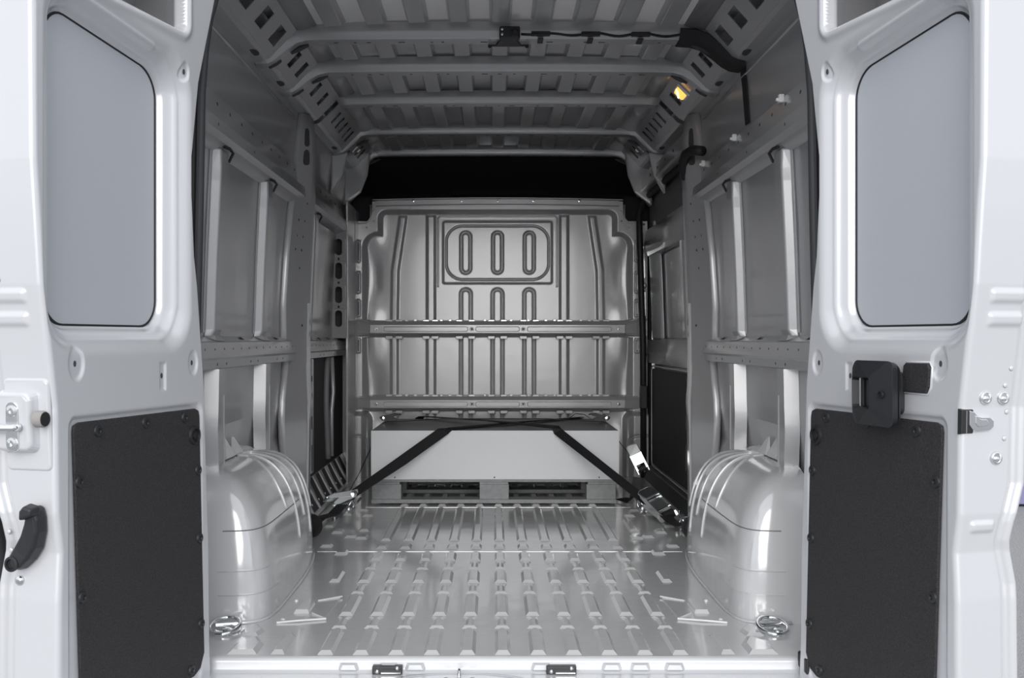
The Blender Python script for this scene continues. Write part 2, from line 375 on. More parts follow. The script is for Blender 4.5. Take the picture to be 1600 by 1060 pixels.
        # foot of the post on the rail
        MB().frustum([(s*.945, yc-.05, .852), (s*.895, yc-.05, .834), (s*.895, yc+.05, .834), (s*.945, yc+.05, .852)], [(s*.945, yc-.035, .866), (s*.905, yc-.035, .852), (s*.905, yc+.035, .852), (s*.945, yc+.035, .866)]).build('post_foot', 'inner', po)
        if yc < 5:
            rings = []
            for z, yo in ((.0, 0), (.30, 0), (.40, .0), (.48, -.006), (.55, -.014), (.62, -.005), (.70, 0), (.745, .004)):
                xf = .892; xs = skin(z)-.002
                rings.append([(s*xs, yc-.035-.012+yo, z), (s*xf, yc-.035+yo, z), (s*xf, yc+.04, z), (s*xs, yc+.052, z)])
            lp = MB().loft(rings).build('lower_post', 'inner', w, smooth=True, angle=60)
            MB().box(min(s*.8885, s*.8925), max(s*.8885, s*.8925), yc+.020, yc+.026, .25, .66).build('post_bead', 'inner', lp, bevel=.0015)
    # shelf edge panel frame: recessed border of the upper skin panels
    # main pillar between the bays
    rings = []
    ZP = [(0, 4.52, .86, .0), (.30, 4.52, .858, -.0), (.40, 4.49, .856, -.01), (.50, 4.47, .856, -.03), (.58, 4.48, .858, -.02), (.66, 4.52, .858, .01), (.74, 4.55, .858, .0), (.84, 4.50, .858, 0), (.98, 4.47, .856, 0), (1.2, 4.50, .848, 0), (1.40, 4.54, .840, 0), (1.48, 4.58, .836, 0), (1.62, 4.64, .83, 0), (1.74, 4.66, .832, 0), (1.84, 4.66, .845, 0)]
    for z, yo, xi, dy in ZP:
        rings.append([(s*(skin(z)-.001), yo, z), (s*(skin(z)-.026), yo+.016, z), (s*(xi+.006), YP-.045+dy, z), (s*xi, YP-.035+dy, z), (s*xi, YP+.05, z), (s*(xi+.02), YP+.06, z), (s*(skin(z)-.001), YP+.075, z)])
    pi_ = MB().loft(rings, False, False).build('pillar', 'inner', w, solid=.003, smooth=True, angle=40)
    MB().tube([(s*(skin(q[0])-.003), q[1]-.004, q[0]) for q in ZP[:-3]], .0025, 5).build('seam_line', 'seam', pi_)
    for z, k in ((1.36, .35), (1.36, .7), (1.29, .3), (1.29, .65), (1.23, .28), (1.23, .62), (1.44, .8), (1.15, .55), (.9, .8)):
        yo = float(lerp(z, [(q[0], q[1]) for q in ZP])); xi = float(lerp(z, [(q[0], q[2]) for q in ZP]))
        y = yo+.016+k*(YP-.045-yo-.016); x = skin(z)-.027+k*(xi+.006-skin(z)+.026)
        MB().lathe((s*x, y, z), (-s*.9, -.45, 0), [(.006, 0), (.006, .0015), (.003, .002)], 8).build('spot_weld', 'hole', pi_)
    # raised inner channel running up the pillar
    rings = []
    for z, xi, hw in ((.10, .852, .018), (.30, .850, .02), (.45, .848, .02), (.56, .842, .026), (.62, .846, .022), (.75, .85, .02), (.95, .85, .022), (1.0, .848, .012)):
        rings.append([(s*(xi+.012), YP-.04, z), (s*xi, YP-.04+.006, z), (s*xi, YP-.04+2*hw, z), (s*(xi+.012), YP-.04+2*hw+.006, z)])
    MB().loft(rings).build('pillar_channel', 'inner', pi_, smooth=True, angle=35)
    for z, hh in ((.66, .014), (.58, .014), (.46, .03), (.30, .06)):
        MB().plate(capsule(YP+.04, z, .008, hh), [], lambda a, b: (s*.8485, a, b)).build('pillar_slot', 'hole', pi_, solid=.002)
    MB().plate(capsule(YP+.02, .93, .006, .03), [], lambda a, b: (s*.8535, a, b)).build('pillar_slot', 'hole', pi_, solid=.002)
    # dark plates painting the shade of oval holes at the pillar's roof end
    for z, hh in ((1.735, .042), (1.645, .036)):
        def on(a, b, z=z):
            yo = float(lerp(b, [(q[0], q[1]) for q in ZP])); xi = float(lerp(b, [(q[0], q[2]) for q in ZP]))
            x0, y0, x1, y1 = skin(b)-.026, yo+.016, xi+.006, YP-.045
            return (s*(x0+(x1-x0)*a)-s*.002, y0+(y1-y0)*a-.0015, b)
        MB().plate([(.55+(a-.5)*1.0, b) for a, b in [(.5+q[0]/.06, q[1]) for q in capsule(0, z, .016, hh)]], [], on).build('oval_hole', 'hole', pi_, solid=.001)
    # wheel arch
    wa_ = MB().grid(72, 40, lambda a, b: arch_pt(s, a*math.pi, b*math.pi/2)).build('wheel_arch', 'floor', w, smooth=True)
    def arch_u(y, v):
        cv = math.cos(v); rear = y < 3.58
        q = (3.58-y)/((.47 if rear else .88)*cv**(.30 if rear else .62)); q = max(-.98, min(.98, q))
        return math.acos(math.copysign(abs(q)**(1/(.28 if rear else .88)), q))
    for yr, v0 in ((3.52, .34), (3.66, .14), (3.80, .22), (3.94, .10), (4.08, .2)):
        pth = []
        for v in np.linspace(v0, .975, 34):
            k = max(0, (v-.45)/.45); k = min(1, k); y = yr+(3.68+.25*(yr-3.7)-yr)*k*k
            pth.append(arch_pt(s, arch_u(y, v*math.pi/2), v*math.pi/2, 1.003))
        MB().tube(pth, .0048, 6).build('ridge', 'floor', wa_, smooth=True)
    MB().tube([arch_pt(s, R(u), math.asin((.27/.44)**(1/.70)), 1.001) for u in np.linspace(4, 100, 30)], .0018, 5).build('joint_line', 'seam', wa_)
    MB().tube([arch_pt(s, R(u), math.asin((.085/.44)**(1/.70)), 1.0) for u in np.linspace(2, 80, 30)], .0028, 5).build('joint_line', 'floor', wa_)
    MB().tube([arch_pt(s, R(u), math.asin((.155/.44)**(1/.70)), 1.0) for u in np.linspace(2, 60, 24)], .0035, 6).build('joint_line', 'floor', wa_)
    MB().tube([Vector((p.x, p.y, .004)) for p in [arch_pt(s, R(u), .001, 1.012) for u in np.linspace(1, 150, 40)]], .005, 6).build('floor_weld', 'floor', wa_, smooth=True)
    fl_ = []
    for k in range(25):
        u = R(8+k*6.4); p = arch_pt(s, u if abs(u-math.pi/2) > .01 else u+.01, R(72)); fl_.append(p)
    # flange on the wall following the crest, with three bent tabs
    rim = [(3.16+.98*k/22, .44*max(0, 1-abs((3.62-(3.16+.98*k/22))/.62)**3.2)**.45) for k in range(23)]
    fg = MB().loft([[(s*.929, y, z-.03), (s*.922, y, z+.018), (s*.932, y, z+.022)] for y, z in rim], False).build('arch_flange', 'floor', wa_, solid=.002)
    for yy, hh in ((3.44, .035), (3.55, .055), (3.67, .045)):
        zt = .455
        MB().frustum([(s*.924, yy-.055, zt-.012), (s*.924, yy+.055, zt-.012), (s*.905, yy+.055, zt-.012), (s*.905, yy-.055, zt-.012)],
                     [(s*.934, yy-.006, zt+hh), (s*.934, yy+.006, zt+hh), (s*.930, yy+.006, zt+hh), (s*.930, yy-.006, zt+hh)]).build('arch_tab', 'floor', wa_)
    return w
wl = side(-1); wr = side(1)

# left front bay: pillar with four oval holes, dark lower panel, row of floor vents
def front_bay():
    w = wl; s = -1
    ov = [capsule(.045, z, .018, .047) for z in (1.36, 1.225, 1.09, .955)]
    sm = [rect(.04, .05, z-.006, z+.006) for z in (1.292, 1.158, 1.022)]
    pl = MB().plate([(0, .845), (.095, .845), (.085, 1.47), (-.01, 1.47)], ov+sm, lambda a, b: (s*(.945-a), 5.93+a*.8, b)).build('hole_pillar', 'inner', w, solid=.002)
    for z in (1.36, 1.225, 1.09, .955):
        MB().tube([(s*(.945-a)+.001, 5.93+a*.8-.001, b) for a, b in rrect(.012, .080, z-.058, z+.058, .012)], .0022, 5, True).build('hole_pillar_bead', 'inner', pl)
    MB().box(-.952, -.85, 6.30, 6.5, .0, 1.62).build('hinge_pillar', 'inner', w, bevel=.01)
    MB().box(-.95, -.86, 6.10, 6.11, .85, 1.47).build('hole_shade_plate', 'hole', w)  # added dark plate behind the oval holes, standing in for cavity shade
    MB().box(-.862, -.852, 6.0, 6.31, .0, 1.62).build('pillar_web', 'inner', w)
    # lower bay: dark panel framed by light strips
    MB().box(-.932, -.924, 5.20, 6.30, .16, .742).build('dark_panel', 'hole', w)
    MB().loft([[(-.94, 4.99, z), (-.89, 5.0, z), (-.886, 5.01, z), (-.886, 5.06, z), (-.94, 5.07, z)] for z in (.20, .745)]).build('bay_strip', 'inner', w, bevel=.004)
    MB().tube([(-.910, 5.62+.03*math.sin(z*9), z) for z in np.linspace(.2, .74, 14)], .016, 6).build('wiring', 'seam', w, smooth=True)
    MB().tube([(-.91, 5.78, .2), (-.91, 5.77, .45), (-.905, 5.80, .55), (-.91, 5.78, .74)], .012, 6).build('wiring', 'inner', w, smooth=True)
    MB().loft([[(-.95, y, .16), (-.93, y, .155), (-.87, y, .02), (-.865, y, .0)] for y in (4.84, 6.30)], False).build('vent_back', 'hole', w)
    MB().tube([(-.862, 4.80, .012), (-.862, 6.3, .012)], .011, 8).build('vent_edge', 'inner', w, smooth=True)
    for k in range(8):
        y = 4.88+k*.19
        MB().frustum([(-.945, y, .165), (-.945, y+.075, .165), (-.862, y+.05, .01), (-.862, y+.035, .01)], [(-.935, y, .180), (-.935, y+.075, .180), (-.856, y+.048, .022), (-.856, y+.038, .022)]).build('vent_rib', 'inner', w, bevel=.004)
        MB().lathe((-.885, y+.12, .052), (1, 0, .5), [(.008, 0), (.008, .004), (.001, .006)], 8).build('rivet', 'zinc', w, smooth=True)
front_bay()

# rear frame of the body with the dark rubber seal
rf = empty('trim_2', (0, 2.8, 0)); tag(rf, 'body frame and dark rubber seal round the rear opening', 'door frame', kind='structure')
AP = [(-.3, .845), (0, .845), (.5, .845), (.9, .835), (1.2, .828), (1.5, .823), (1.62, .814), (1.70, .803), (1.76, .786), (1.82, .75), (1.87, .68), (1.89, .58)]
apl = [(.01-x, z) for z, x in AP]; apr = [(.01+x, z) for z, x in AP][::-1]
ap = apl+[(0, 1.895)]+apr
MB().plate([(-1.02, -.3), (-1.02, 1.1), (-.99, 1.6), (-.93, 1.98), (0, 2.05), (.93, 1.98), (.99, 1.6), (1.02, 1.1), (1.02, -.3)]+ap[::-1], [], lambda a, b: (a, 2.86, b)).build('rear_frame', 'inner', rf, solid=.004)
MB().tube([(x, 2.845, z) for x, z in ap], .013, 8).build('seal', 'seal', rf, smooth=True)
MB().tube([(x*1.022, 2.838, z*1.006) for x, z in ap], .010, 8).build('seal_lip', 'rubber', rf, smooth=True)
for s in (-1, 1):
    MB().box(min(s*.80, s*.775), max(s*.80, s*.775), 2.70, 2.78, -.02, .02).build('sill_buffer', 'rubber', rf, bevel=.004)

# ================================================================== ROOF
ce = empty('ceiling', (0, 4.6, 1.93)); tag(ce, 'corrugated steel roof with cross bows seen from below', 'roof', kind='structure')
def roof_z(x): return 1.992-.030*(x/.8)**2
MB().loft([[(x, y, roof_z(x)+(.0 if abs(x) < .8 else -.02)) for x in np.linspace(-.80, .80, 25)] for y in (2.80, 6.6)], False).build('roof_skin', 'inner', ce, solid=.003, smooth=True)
MB().loft([[(x, y, z) for x, z in ((-.95, 1.95), (-.80, 2.03), (0, 2.06), (.80, 2.03), (.95, 1.95))] for y in (2.80, 7.4)], False).build('outer_roof', 'outer', ce, solid=.003)
bows = [3.81, 4.26, 4.86, 5.66, 6.27]
edges = [2.90]+bows
BDZ = [0, -.004, .0, .016, .008]
def bow_line(full=True):
    c = [(x, 1.926-.004*(x/.66)**2) for x in np.linspace(-.64, .64, 15)]
    r = [(.70, 1.921), (.735, 1.912), (.775, 1.885), (.815, 1.852), (.84, 1.838), (.885, 1.832)] if full else [(.70, 1.921), (.735, 1.916)]
    return [(-x, z) for x, z in r][::-1]+c+r
for i, yb in enumerate(bows):
    bl = [(x, z+BDZ[i]*(abs(x) < .74)) for x, z in bow_line(i != 2)]; hd = .055; d = .075 if i < 4 else .05
    rings = []
    for x, z in bl:
        out = max(0, abs(x)-.66)
        zt = z+hd; dx = math.copysign(min(.035, out*.4), x) if out else 0
        rings.append([(x+dx, yb-.020, zt), (x, yb, z+.006), (x, yb+.005, z), (x, yb+d-.005, z), (x, yb+d, z+.006), (x+dx, yb+d+.02, zt)])
    b = MB().loft(rings, False, False).build('roof_bow', 'inner', ce, solid=.002, smooth=True, angle=35)
    for x in [-.60, -.53, -.48, -.36, -.25, -.21, -.06, .0, .06, .18, .31, .37, .5, .58]:
        w_ = random.choice((.005, .008, .012)); z = 1.926-.004*(x/.66)**2+BDZ[i]
        MB().box(x-w_, x+w_, yb+d*.55, yb+d*.55+.009, z-.0015, z+.001).build('bow_hole', 'hole', b)
    if i != 2:
        for s in (-1, 1):
            for (x0, z0, x1, z1) in ((.70, 1.921, .765, 1.890), (.80, 1.864, .845, 1.837)):
                MB().tube([(s*(x0+(x1-x0)*k/6), yb+d*.7, z0+(z1-z0)*k/6-.006+.004*math.sin(math.pi*k/6)) for k in range(7)], [.004+.006*math.sin(math.pi*k/6) for k in range(7)], 6).build('bow_slot', 'hole', b)
# pressed ribs between the bows
for i in range(len(edges)-1):
    y0, y1 = edges[i]+(.10 if i else .02), edges[i+1]-.028
    n = 9
    for k in range(-4, 5):
        x = k*.148; hw = .041
        sl_ = (roof_z(x+.01)-roof_z(x-.01))/.02
        zf = lambda xx: roof_z(x)+(xx-x)*sl_
        D = .028
        base = [(x-hw, y0, zf(x-hw)), (x+hw, y0, zf(x+hw)), (x+hw, y1, zf(x+hw)), (x-hw, y1, zf(x-hw))]
        top = [(x-hw+.011, y0+.04, zf(x-hw)-D), (x+hw-.011, y0+.04, zf(x+hw)-D), (x+hw-.011, y1-.045, zf(x+hw)-D), (x-hw+.011, y1-.045, zf(x-hw)-D)]
        MB().frustum(base, top).build('roof_rib', 'inner', ce, bevel=.003)
# sloping cant rails with lightening holes
holeY = [[3.06, 3.28, 3.49, 3.70], [4.02, 4.17], [4.50, 4.68], [5.08, 5.20, 5.32, 5.44, 5.54], [5.86, 5.96, 6.06]]
for s in (-1, 1):
    for i in range(len(edges)-1):
        y0, y1 = edges[i]+(.075 if i else 0), edges[i+1]
        hs = []
        for y in holeY[i]:
            if s > 0 and i == 2 and y == 4.50: continue
            w2 = .055 if i == 0 else (.033 if i < 3 else .026)
            hs.append([(y-w2, .24), (y+w2*.75, .24), (y+w2, .74), (y-w2*.75, .74)])
        c = MB().plate(rect(y0, y1, 0, 1), hs, lambda a, b: (s*(.735+.098*b), a, 1.952-.098*b)).build('cant_rail', 'inner', ce, solid=.003)
        MB().loft([[(s*x, y, z) for x, z in ((.66, roof_z(.66)-.002), (.70, 1.955), (.735, 1.952))] for y in (y0, y1)], False).build('rail_flange', 'inner', c, solid=.002, smooth=True)
        MB().loft([[(s*x, y, z) for x, z in ((.833, 1.854), (.85, 1.846), (.888, 1.838), (.893, 1.80))] for y in (y0, y1)], False).build('rail_flange', 'inner', c, solid=.002)
        if i < 4: MB().lathe((s*.865, y1-.12, 1.843), (0, 0, -1), [(.020, 0), (.020, .002), (.001, .0025)], 12, 1, 2).build('rail_hole', 'hole', c)
    # bead along the top of the side panel
    MB().tube([(s*.889, 2.88, 1.80), (s*.889, 4.60, 1.80)], .006, 6).build('side_bead', 'inner', ce, smooth=True)
    # gusset where bow four meets the corner
    MB().frustum([(s*.90, 5.66, 1.62), (s*.83, 5.66, 1.72), (s*.80, 5.66, 1.85), (s*.90, 5.66, 1.83)], [(s*.90, 5.74, 1.62), (s*.86, 5.74, 1.70), (s*.84, 5.74, 1.84), (s*.90, 5.74, 1.83)]).build('corner_gusset', 'inner', ce, bevel=.012)
    MB().frustum([(s*.91, 6.20, 1.62), (s*.80, 6.20, 1.70), (s*.76, 6.20, 1.80), (s*.74, 6.20, 1.94), (s*.91, 6.20, 1.94)], [(s*.91, 6.32, 1.62), (s*.84, 6.32, 1.70), (s*.80, 6.32, 1.80), (s*.78, 6.32, 1.94), (s*.91, 6.32, 1.94)]).build('corner_gusset', 'inner', ce, bevel=.015)
# cab headliner behind the bulkhead
hl_ = MB().loft([[(x, y, z) for y, z in ((6.33, 1.945), (6.55, 1.94), (6.85, 1.90), (7.0, 1.80), (7.02, 1.0), (7.02, 0))] for x in (-.95, -.3, .3, .95)], False).build('trim_3', 'felt', smooth=True, angle=30)
tag(hl_, 'black felt cab headliner seen above the bulkhead', 'headliner', kind='structure')
MB().loft([[(x, y, z) for y, z in ((6.99, 1.84), (6.965, 1.83), (6.965, 1.79), (7.0, 1.78))] for x in (-.30, .34)]).build('headliner_pad', 'felt', hl_, bevel=.008)
for s in (-1, 1):
    MB().box(min(s*.765, s*.93), max(s*.765, s*.93), 6.47, 6.53, 1.55, 1.72).build('corner_foam', 'felt', hl_, bevel=.02)
    MB().box(min(s*.93, s*.95), max(s*.93, s*.95), 6.5, 7.0, 0, 1.95).build('side_lining', 'felt', hl_)

# ================================================================== BULKHEAD
YB = 6.45
bk = empty('wall_back', (0, YB, 0)); tag(bk, 'pressed steel bulkhead at the front end of the cargo bay', 'bulkhead', kind='structure')
nx, nz = 440, 410
X, Z = np.meshgrid(np.linspace(-.915, .915, nx), np.linspace(0, 1.705, nz), indexing='ij')
ax = np.abs(X)
H = np.zeros_like(X)
# recess inside the flange (height is towards the rear of the van)
d1 = sd_rbox(X, Z, -.735, .735, -.3, 1.635, .06); d2 = sd_rbox(X, Z, -.83, .83, -.3, 1.50, .10)
dd = np.minimum(d1, d2)
H -= .040*(1-sstep(dd, -.035, .0))
inside = 1-sstep(dd, -.04, -.02)
def raised(d, w, h): return h*(1-sstep(d, -w, 0))
zt = .006
ca = lerp(Z, [(0, .633), (.96, .633), (1.26, .628), (1.45, .60), (1.55, .585), (1.63, .575)])
dA = np.maximum(np.abs(ax-ca)-.028, Z-1.60)
dB = np.maximum(np.abs(ax-.408)-.032, Z-1.605)
H += inside*raised(dA, .016, .016)+inside*raised(dB, .016, .020)
for cx in (-.195, 0, .195):
    dC = sd_rbox(X, Z, cx-.040, cx+.040, -.3, 1.155, .039)
    H += raised(np.abs(dC+.010)-.013, .012, -.012)
    dS = sd_rbox(X, Z, cx-.040, cx+.040, 1.235, 1.507, .039)
    H += raised(np.abs(dS+.012)-.012, .011, -.014)
dW = sd_rbox(X, Z, -.34, .34, 1.175, 1.567, .02); H += raised(dW, .012, .012)
dV = sd_rbox(X, Z, -.315, .315, 1.205, 1.535, .10); H += raised(np.abs(dV)-.007, .008, -.010)
dO = sd_rbox(X, Z, -.365, .365, 1.15, 1.592, .02); H += raised(np.abs(dO)-.005, .006, .006)*(Z > 1.16)
# side: bulged corners at the floor, elongated slots
dL = sd_rbox(ax, Z, .765, .97, -.1, .40, .06); H += raised(dL, .03, .045)
dL2 = sd_rbox(ax, Z, .80, .97, -.1, .25, .05); H += raised(np.abs(dL2)-.012, .012, -.012)
for (z0, z1) in ((1.32, 1.43), (1.13, 1.24), (.985, 1.07), (.765, .835)):
    ds = sd_rbox(ax, Z, .834, .872, z0-.015, z1+.015, .012); H += raised(ds, .008, .008)
    ds = sd_rbox(ax, Z, .845, .861, z0, z1, .007); H += raised(ds, .006, -.016)
# broad waves of the pressed sheet at the sides
H += .012*np.exp(-((ax-.76)/.05)**2)*np.sin(Z*9)*inside
P = np.stack([X, YB-H, Z], -1)
# notch of the upper corners: fold those points down to the outline
nt_ = (ax > .765)
P[..., 2] = np.where(nt_, np.minimum(Z, 1.60-.04*sstep(ax, .765, .80)), Z-.012*(ax/.765)**2*(Z > 1.69))
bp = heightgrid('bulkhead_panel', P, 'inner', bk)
MB().box(-.90, .90, YB+.06, YB+.065, .0, 1.55).build('bulkhead_back', 'felt', bk)
TABX = [-.66, -.60, -.435, -.38, -.233, -.157, -.038, .038, .157, .233, .38, .435, .60, .66]
def cross_rail(zc, hz, upper):
    y1 = YB+.02; y0 = YB-.052
    L = .775
    rings = []
    prof = lambda k: [(y1, zc+hz+.030), (y0+.016, zc+hz+.022), (y0+.004, zc+hz+.006), (y0, zc+hz), (y0, zc-hz), (y0+.006, zc-hz-.004), (y1-.02, zc-hz-.020), (y1, zc-hz-.026)]
    for x in (-L, L): rings.append([(x, y, z) for y, z in prof(0)])
    r = MB().loft(rings).build('cross_rail', 'inner', bk, bevel=.003)
    for s in (-1, 1):
        a = [(s*L, y, z) for y, z in prof(0)]
        if upper: b = [(s*.905, YB-.012, z+(.03 if z > zc else -.004)) for y, z in prof(0)]
        else: b = [(s*.895, YB-.012, zc+(z-zc)*.75+.006) for y, z in prof(0)]
        MB().loft([a, b]).build('rail_end', 'inner', r, bevel=.003)
        MB().lathe((s*.735, y0, zc), (0, -1, 0), [(.010, -.001), (.009, .002), (.005, .0015)], 12).build('rail_bolt', 'zinc', r, smooth=True)
        MB().cyl((s*.735, y0-.0012, zc), (0, -1, 0), .0045, .001, 10).build('rail_hole', 'hole', r)
    for (a, b) in ((-.69, -.18), (-.133, .133), (.18, .69)):
        MB().tube([(x, y0-.0005, z) for x, z in rrect(a, b, zc-.014, zc+.014, .0135, 5)], .0028, 6, True).build('rail_bead', 'inner', r, smooth=True)
    for x in (-.156, .156):
        MB().lathe((x, y0, zc), (0, -1, 0), [(.013, -.001), (.012, .003), (.008, .002)], 14).build('rail_bolt', 'inner', r, smooth=True)
        MB().cyl((x, y0-.0022, zc), (0, -1, 0), .006, .001, 10).build('rail_hole', 'hole', r)
    for x in TABX:
        MB().box(x-.020, x+.020, YB-.030, YB-.004, zc+hz+.020, zc+hz+.034).build('rail_tab', 'floor', r, bevel=.003)
        MB().box(x-.022, x+.022, YB-.030, YB-.002, zc-hz-.036, zc-hz-.016).build('rail_tab', 'inner', r, bevel=.003)
    for k in range(26):
        x = -.66+k*.053
        if min(abs(x-t) for t in TABX) < .028: continue
        MB().box(x-.009, x+.009, YB-.026, YB-.006, zc+hz+.022, zc+hz+.036).build('rail_tab', 'floor', r, bevel=.002)
cross_rail(.900, .025, True)
cross_rail(.445, .024, False)
for x in (-.515, -.222, 0, .219, .50): MB().lathe((x, YB-.002, 1.682), (0, -1, 0), [(.013, 0), (.013, .004), (.008, .008), (.001, .009)], 6).build('flange_bolt', 'zinc', bk)
for s in (-1, 1):
    for z in (1.40, 1.165, .957, .85, .746, .535): 
        b = MB().lathe((s*.893, YB-.002, z), (0, -1, 0), [(.019, 0), (.019, .002), (.011, .003), (.011, .009), (.001, .010)], 12).build('flange_bolt', 'zinc', bk, smooth=True, angle=30)
    for z in (1.30, 1.06, .65): MB().box(min(s*.88, s*.905), max(s*.88, s*.905), YB-.010, YB-.002, z-.09, z+.07).build('edge_strip', 'zinc', bk, bevel=.003)
    for (x, z) in ((.755, 1.62), (.757, 1.56), (.80, 1.52)): MB().lathe((s*x, YB-.002, z), (0, -1, 0), [(.006, 0), (.005, .003), (.001, .004)], 10).build('rivet', 'zinc', bk, smooth=True)
    MB().tube([(s*x, YB-.004, z) for x, z in ((.775, 1.66), (.775, 1.575), (.80, 1.55), (.86, 1.545), (.90, 1.54))], .006, 6).build('corner_bead', 'inner', bk, smooth=True)
MB().loft([[(x, YB-.002, 1.70-.012*(x/.765)**2), (x, YB-.010, 1.694-.012*(x/.765)**2), (x, YB-.010, 1.665-.012*(x/.765)**2), (x, YB-.002, 1.660-.012*(x/.765)**2)] for x in np.linspace(-.74, .74, 11)]).build('top_flange', 'inner', bk)

# ================================================================== SLIDING DOOR (right)
sd = empty('door_3', (.93, 5.6, 0)); tag(sd, 'closed sliding side door with black lower trim panel', 'sliding door', kind='structure')
MB().loft([[(skin(z)+.03, y, z) for z in (-.05, .4, .8, 1.2, 1.5, 1.76)] for y in (4.84, 6.5)], False).build('door_skin', 'inner', sd, solid=.003)
MB().box(.93, .955, 4.86, 6.36, .03, .66).build('lower_frame', 'inner', sd, bevel=.006)
MB().plate(rrect(4.90, 6.30, .10, .665, .03), [], lambda a, b: (.925, a, b)).build('trim_panel', 'board', sd, solid=.008)
MB().tube([(.922, a, b) for a, b in rrect(4.88, 6.32, .085, .68, .035)], .004, 6, True).build('trim_edge', 'inner', sd, smooth=True)
MB().loft([[(x, y, z) for x, z in ((.945, .84), (.905, .835), (.90, .76), (.91, .70), (.945, .69))] for y in (4.86, 6.36)], False).build('waist_rail', 'inner', sd, solid=.003, smooth=True, angle=25)
MB().loft([[(x, y, z) for x, z in ((.935, 1.50), (.895, 1.49), (.885, 1.42), (.905, 1.34), (.935, 1.33))] for y in (4.86, 6.36)], False).build('upper_rail', 'inner', sd, solid=.003, smooth=True, angle=25)
MB().plate(rect(4.92, 6.2, 1.51, 1.67), [], lambda a, b: (skin(b)+.018, a, b)).build('recess_shade', 'shadowed', sd, solid=.002)  # dark plate standing in for the shade of the deep recess
for yc in (5.30,): MB().loft([[(skin(z)+.02, yc-.05, z), (skin(z)-.005, yc-.035, z), (skin(z)-.005, yc+.035, z), (skin(z)+.02, yc+.05, z)] for z in (.84, 1.0, 1.2, 1.35)]).build('post', 'inner', sd, bevel=.006)
MB().loft([[(skin(z)+.02, 6.05, z), (skin(z)-.0, 6.06, z), (skin(z)-.01, 6.34, z), (skin(z)+.02, 6.36, z)] for z in (.84, 1.0, 1.2, 1.35)]).build('front_stile', 'inner', sd, bevel=.006)
MB().box(.845, .95, 4.86, 6.45, 1.705, 1.785).build('track_beam', 'inner', sd, bevel=.01)
for y in (5.1, 5.35, 5.6, 5.85): MB().cyl((.844, y, 1.75), (-1, 0, 0), .008, .002, 8).build('track_hole', 'hole', sd)
MB().tube([(.885, 6.40, .0), (.882, 6.40, .8), (.862, 6.40, 1.45), (.855, 6.38, 1.60), (.875, 6.30, 1.665), (.89, 6.2, 1.685), (.90, 4.9, 1.69)], .019, 8).build('seal', 'rubber', sd, smooth=True)
MB().box(.86, .90, 6.34, 6.40, .42, .56).build('seal_bracket', 'rubber', sd, bevel=.006)
MB().loft([[(x, y, z) for x, z in ((.95, .085), (.90, .07), (.88, .0), (.95, 0))] for y in (4.84, 6.38)]).build('step_sill', 'plastic', sd, bevel=.004)
MB().box(.866, .882, 4.83, 4.848, .50, .57).build('latch_tag', 'yellow', sd, bevel=.002)
for (y, z) in ((6.30, .05), (6.30, .085), (6.26, .065)): MB().lathe((.878, y, z), (-1, 0, 0), [(.010, 0), (.010, .004), (.001, .006)], 8).build('bolt', 'zinc', sd, smooth=True)
# black grab loop on the pillar above the sliding door
gl = MB().tube([(.842, 4.74, 1.56), (.822, 4.72, 1.62), (.824, 4.66, 1.655), (.84, 4.58, 1.66), (.87, 4.52, 1.645)], .022, 10).build('cable_loop', 'rubber', smooth=True); at_origin(gl)
tag(gl, 'thick black rubber cable conduit looping over the pillar above the sliding door', 'conduit')

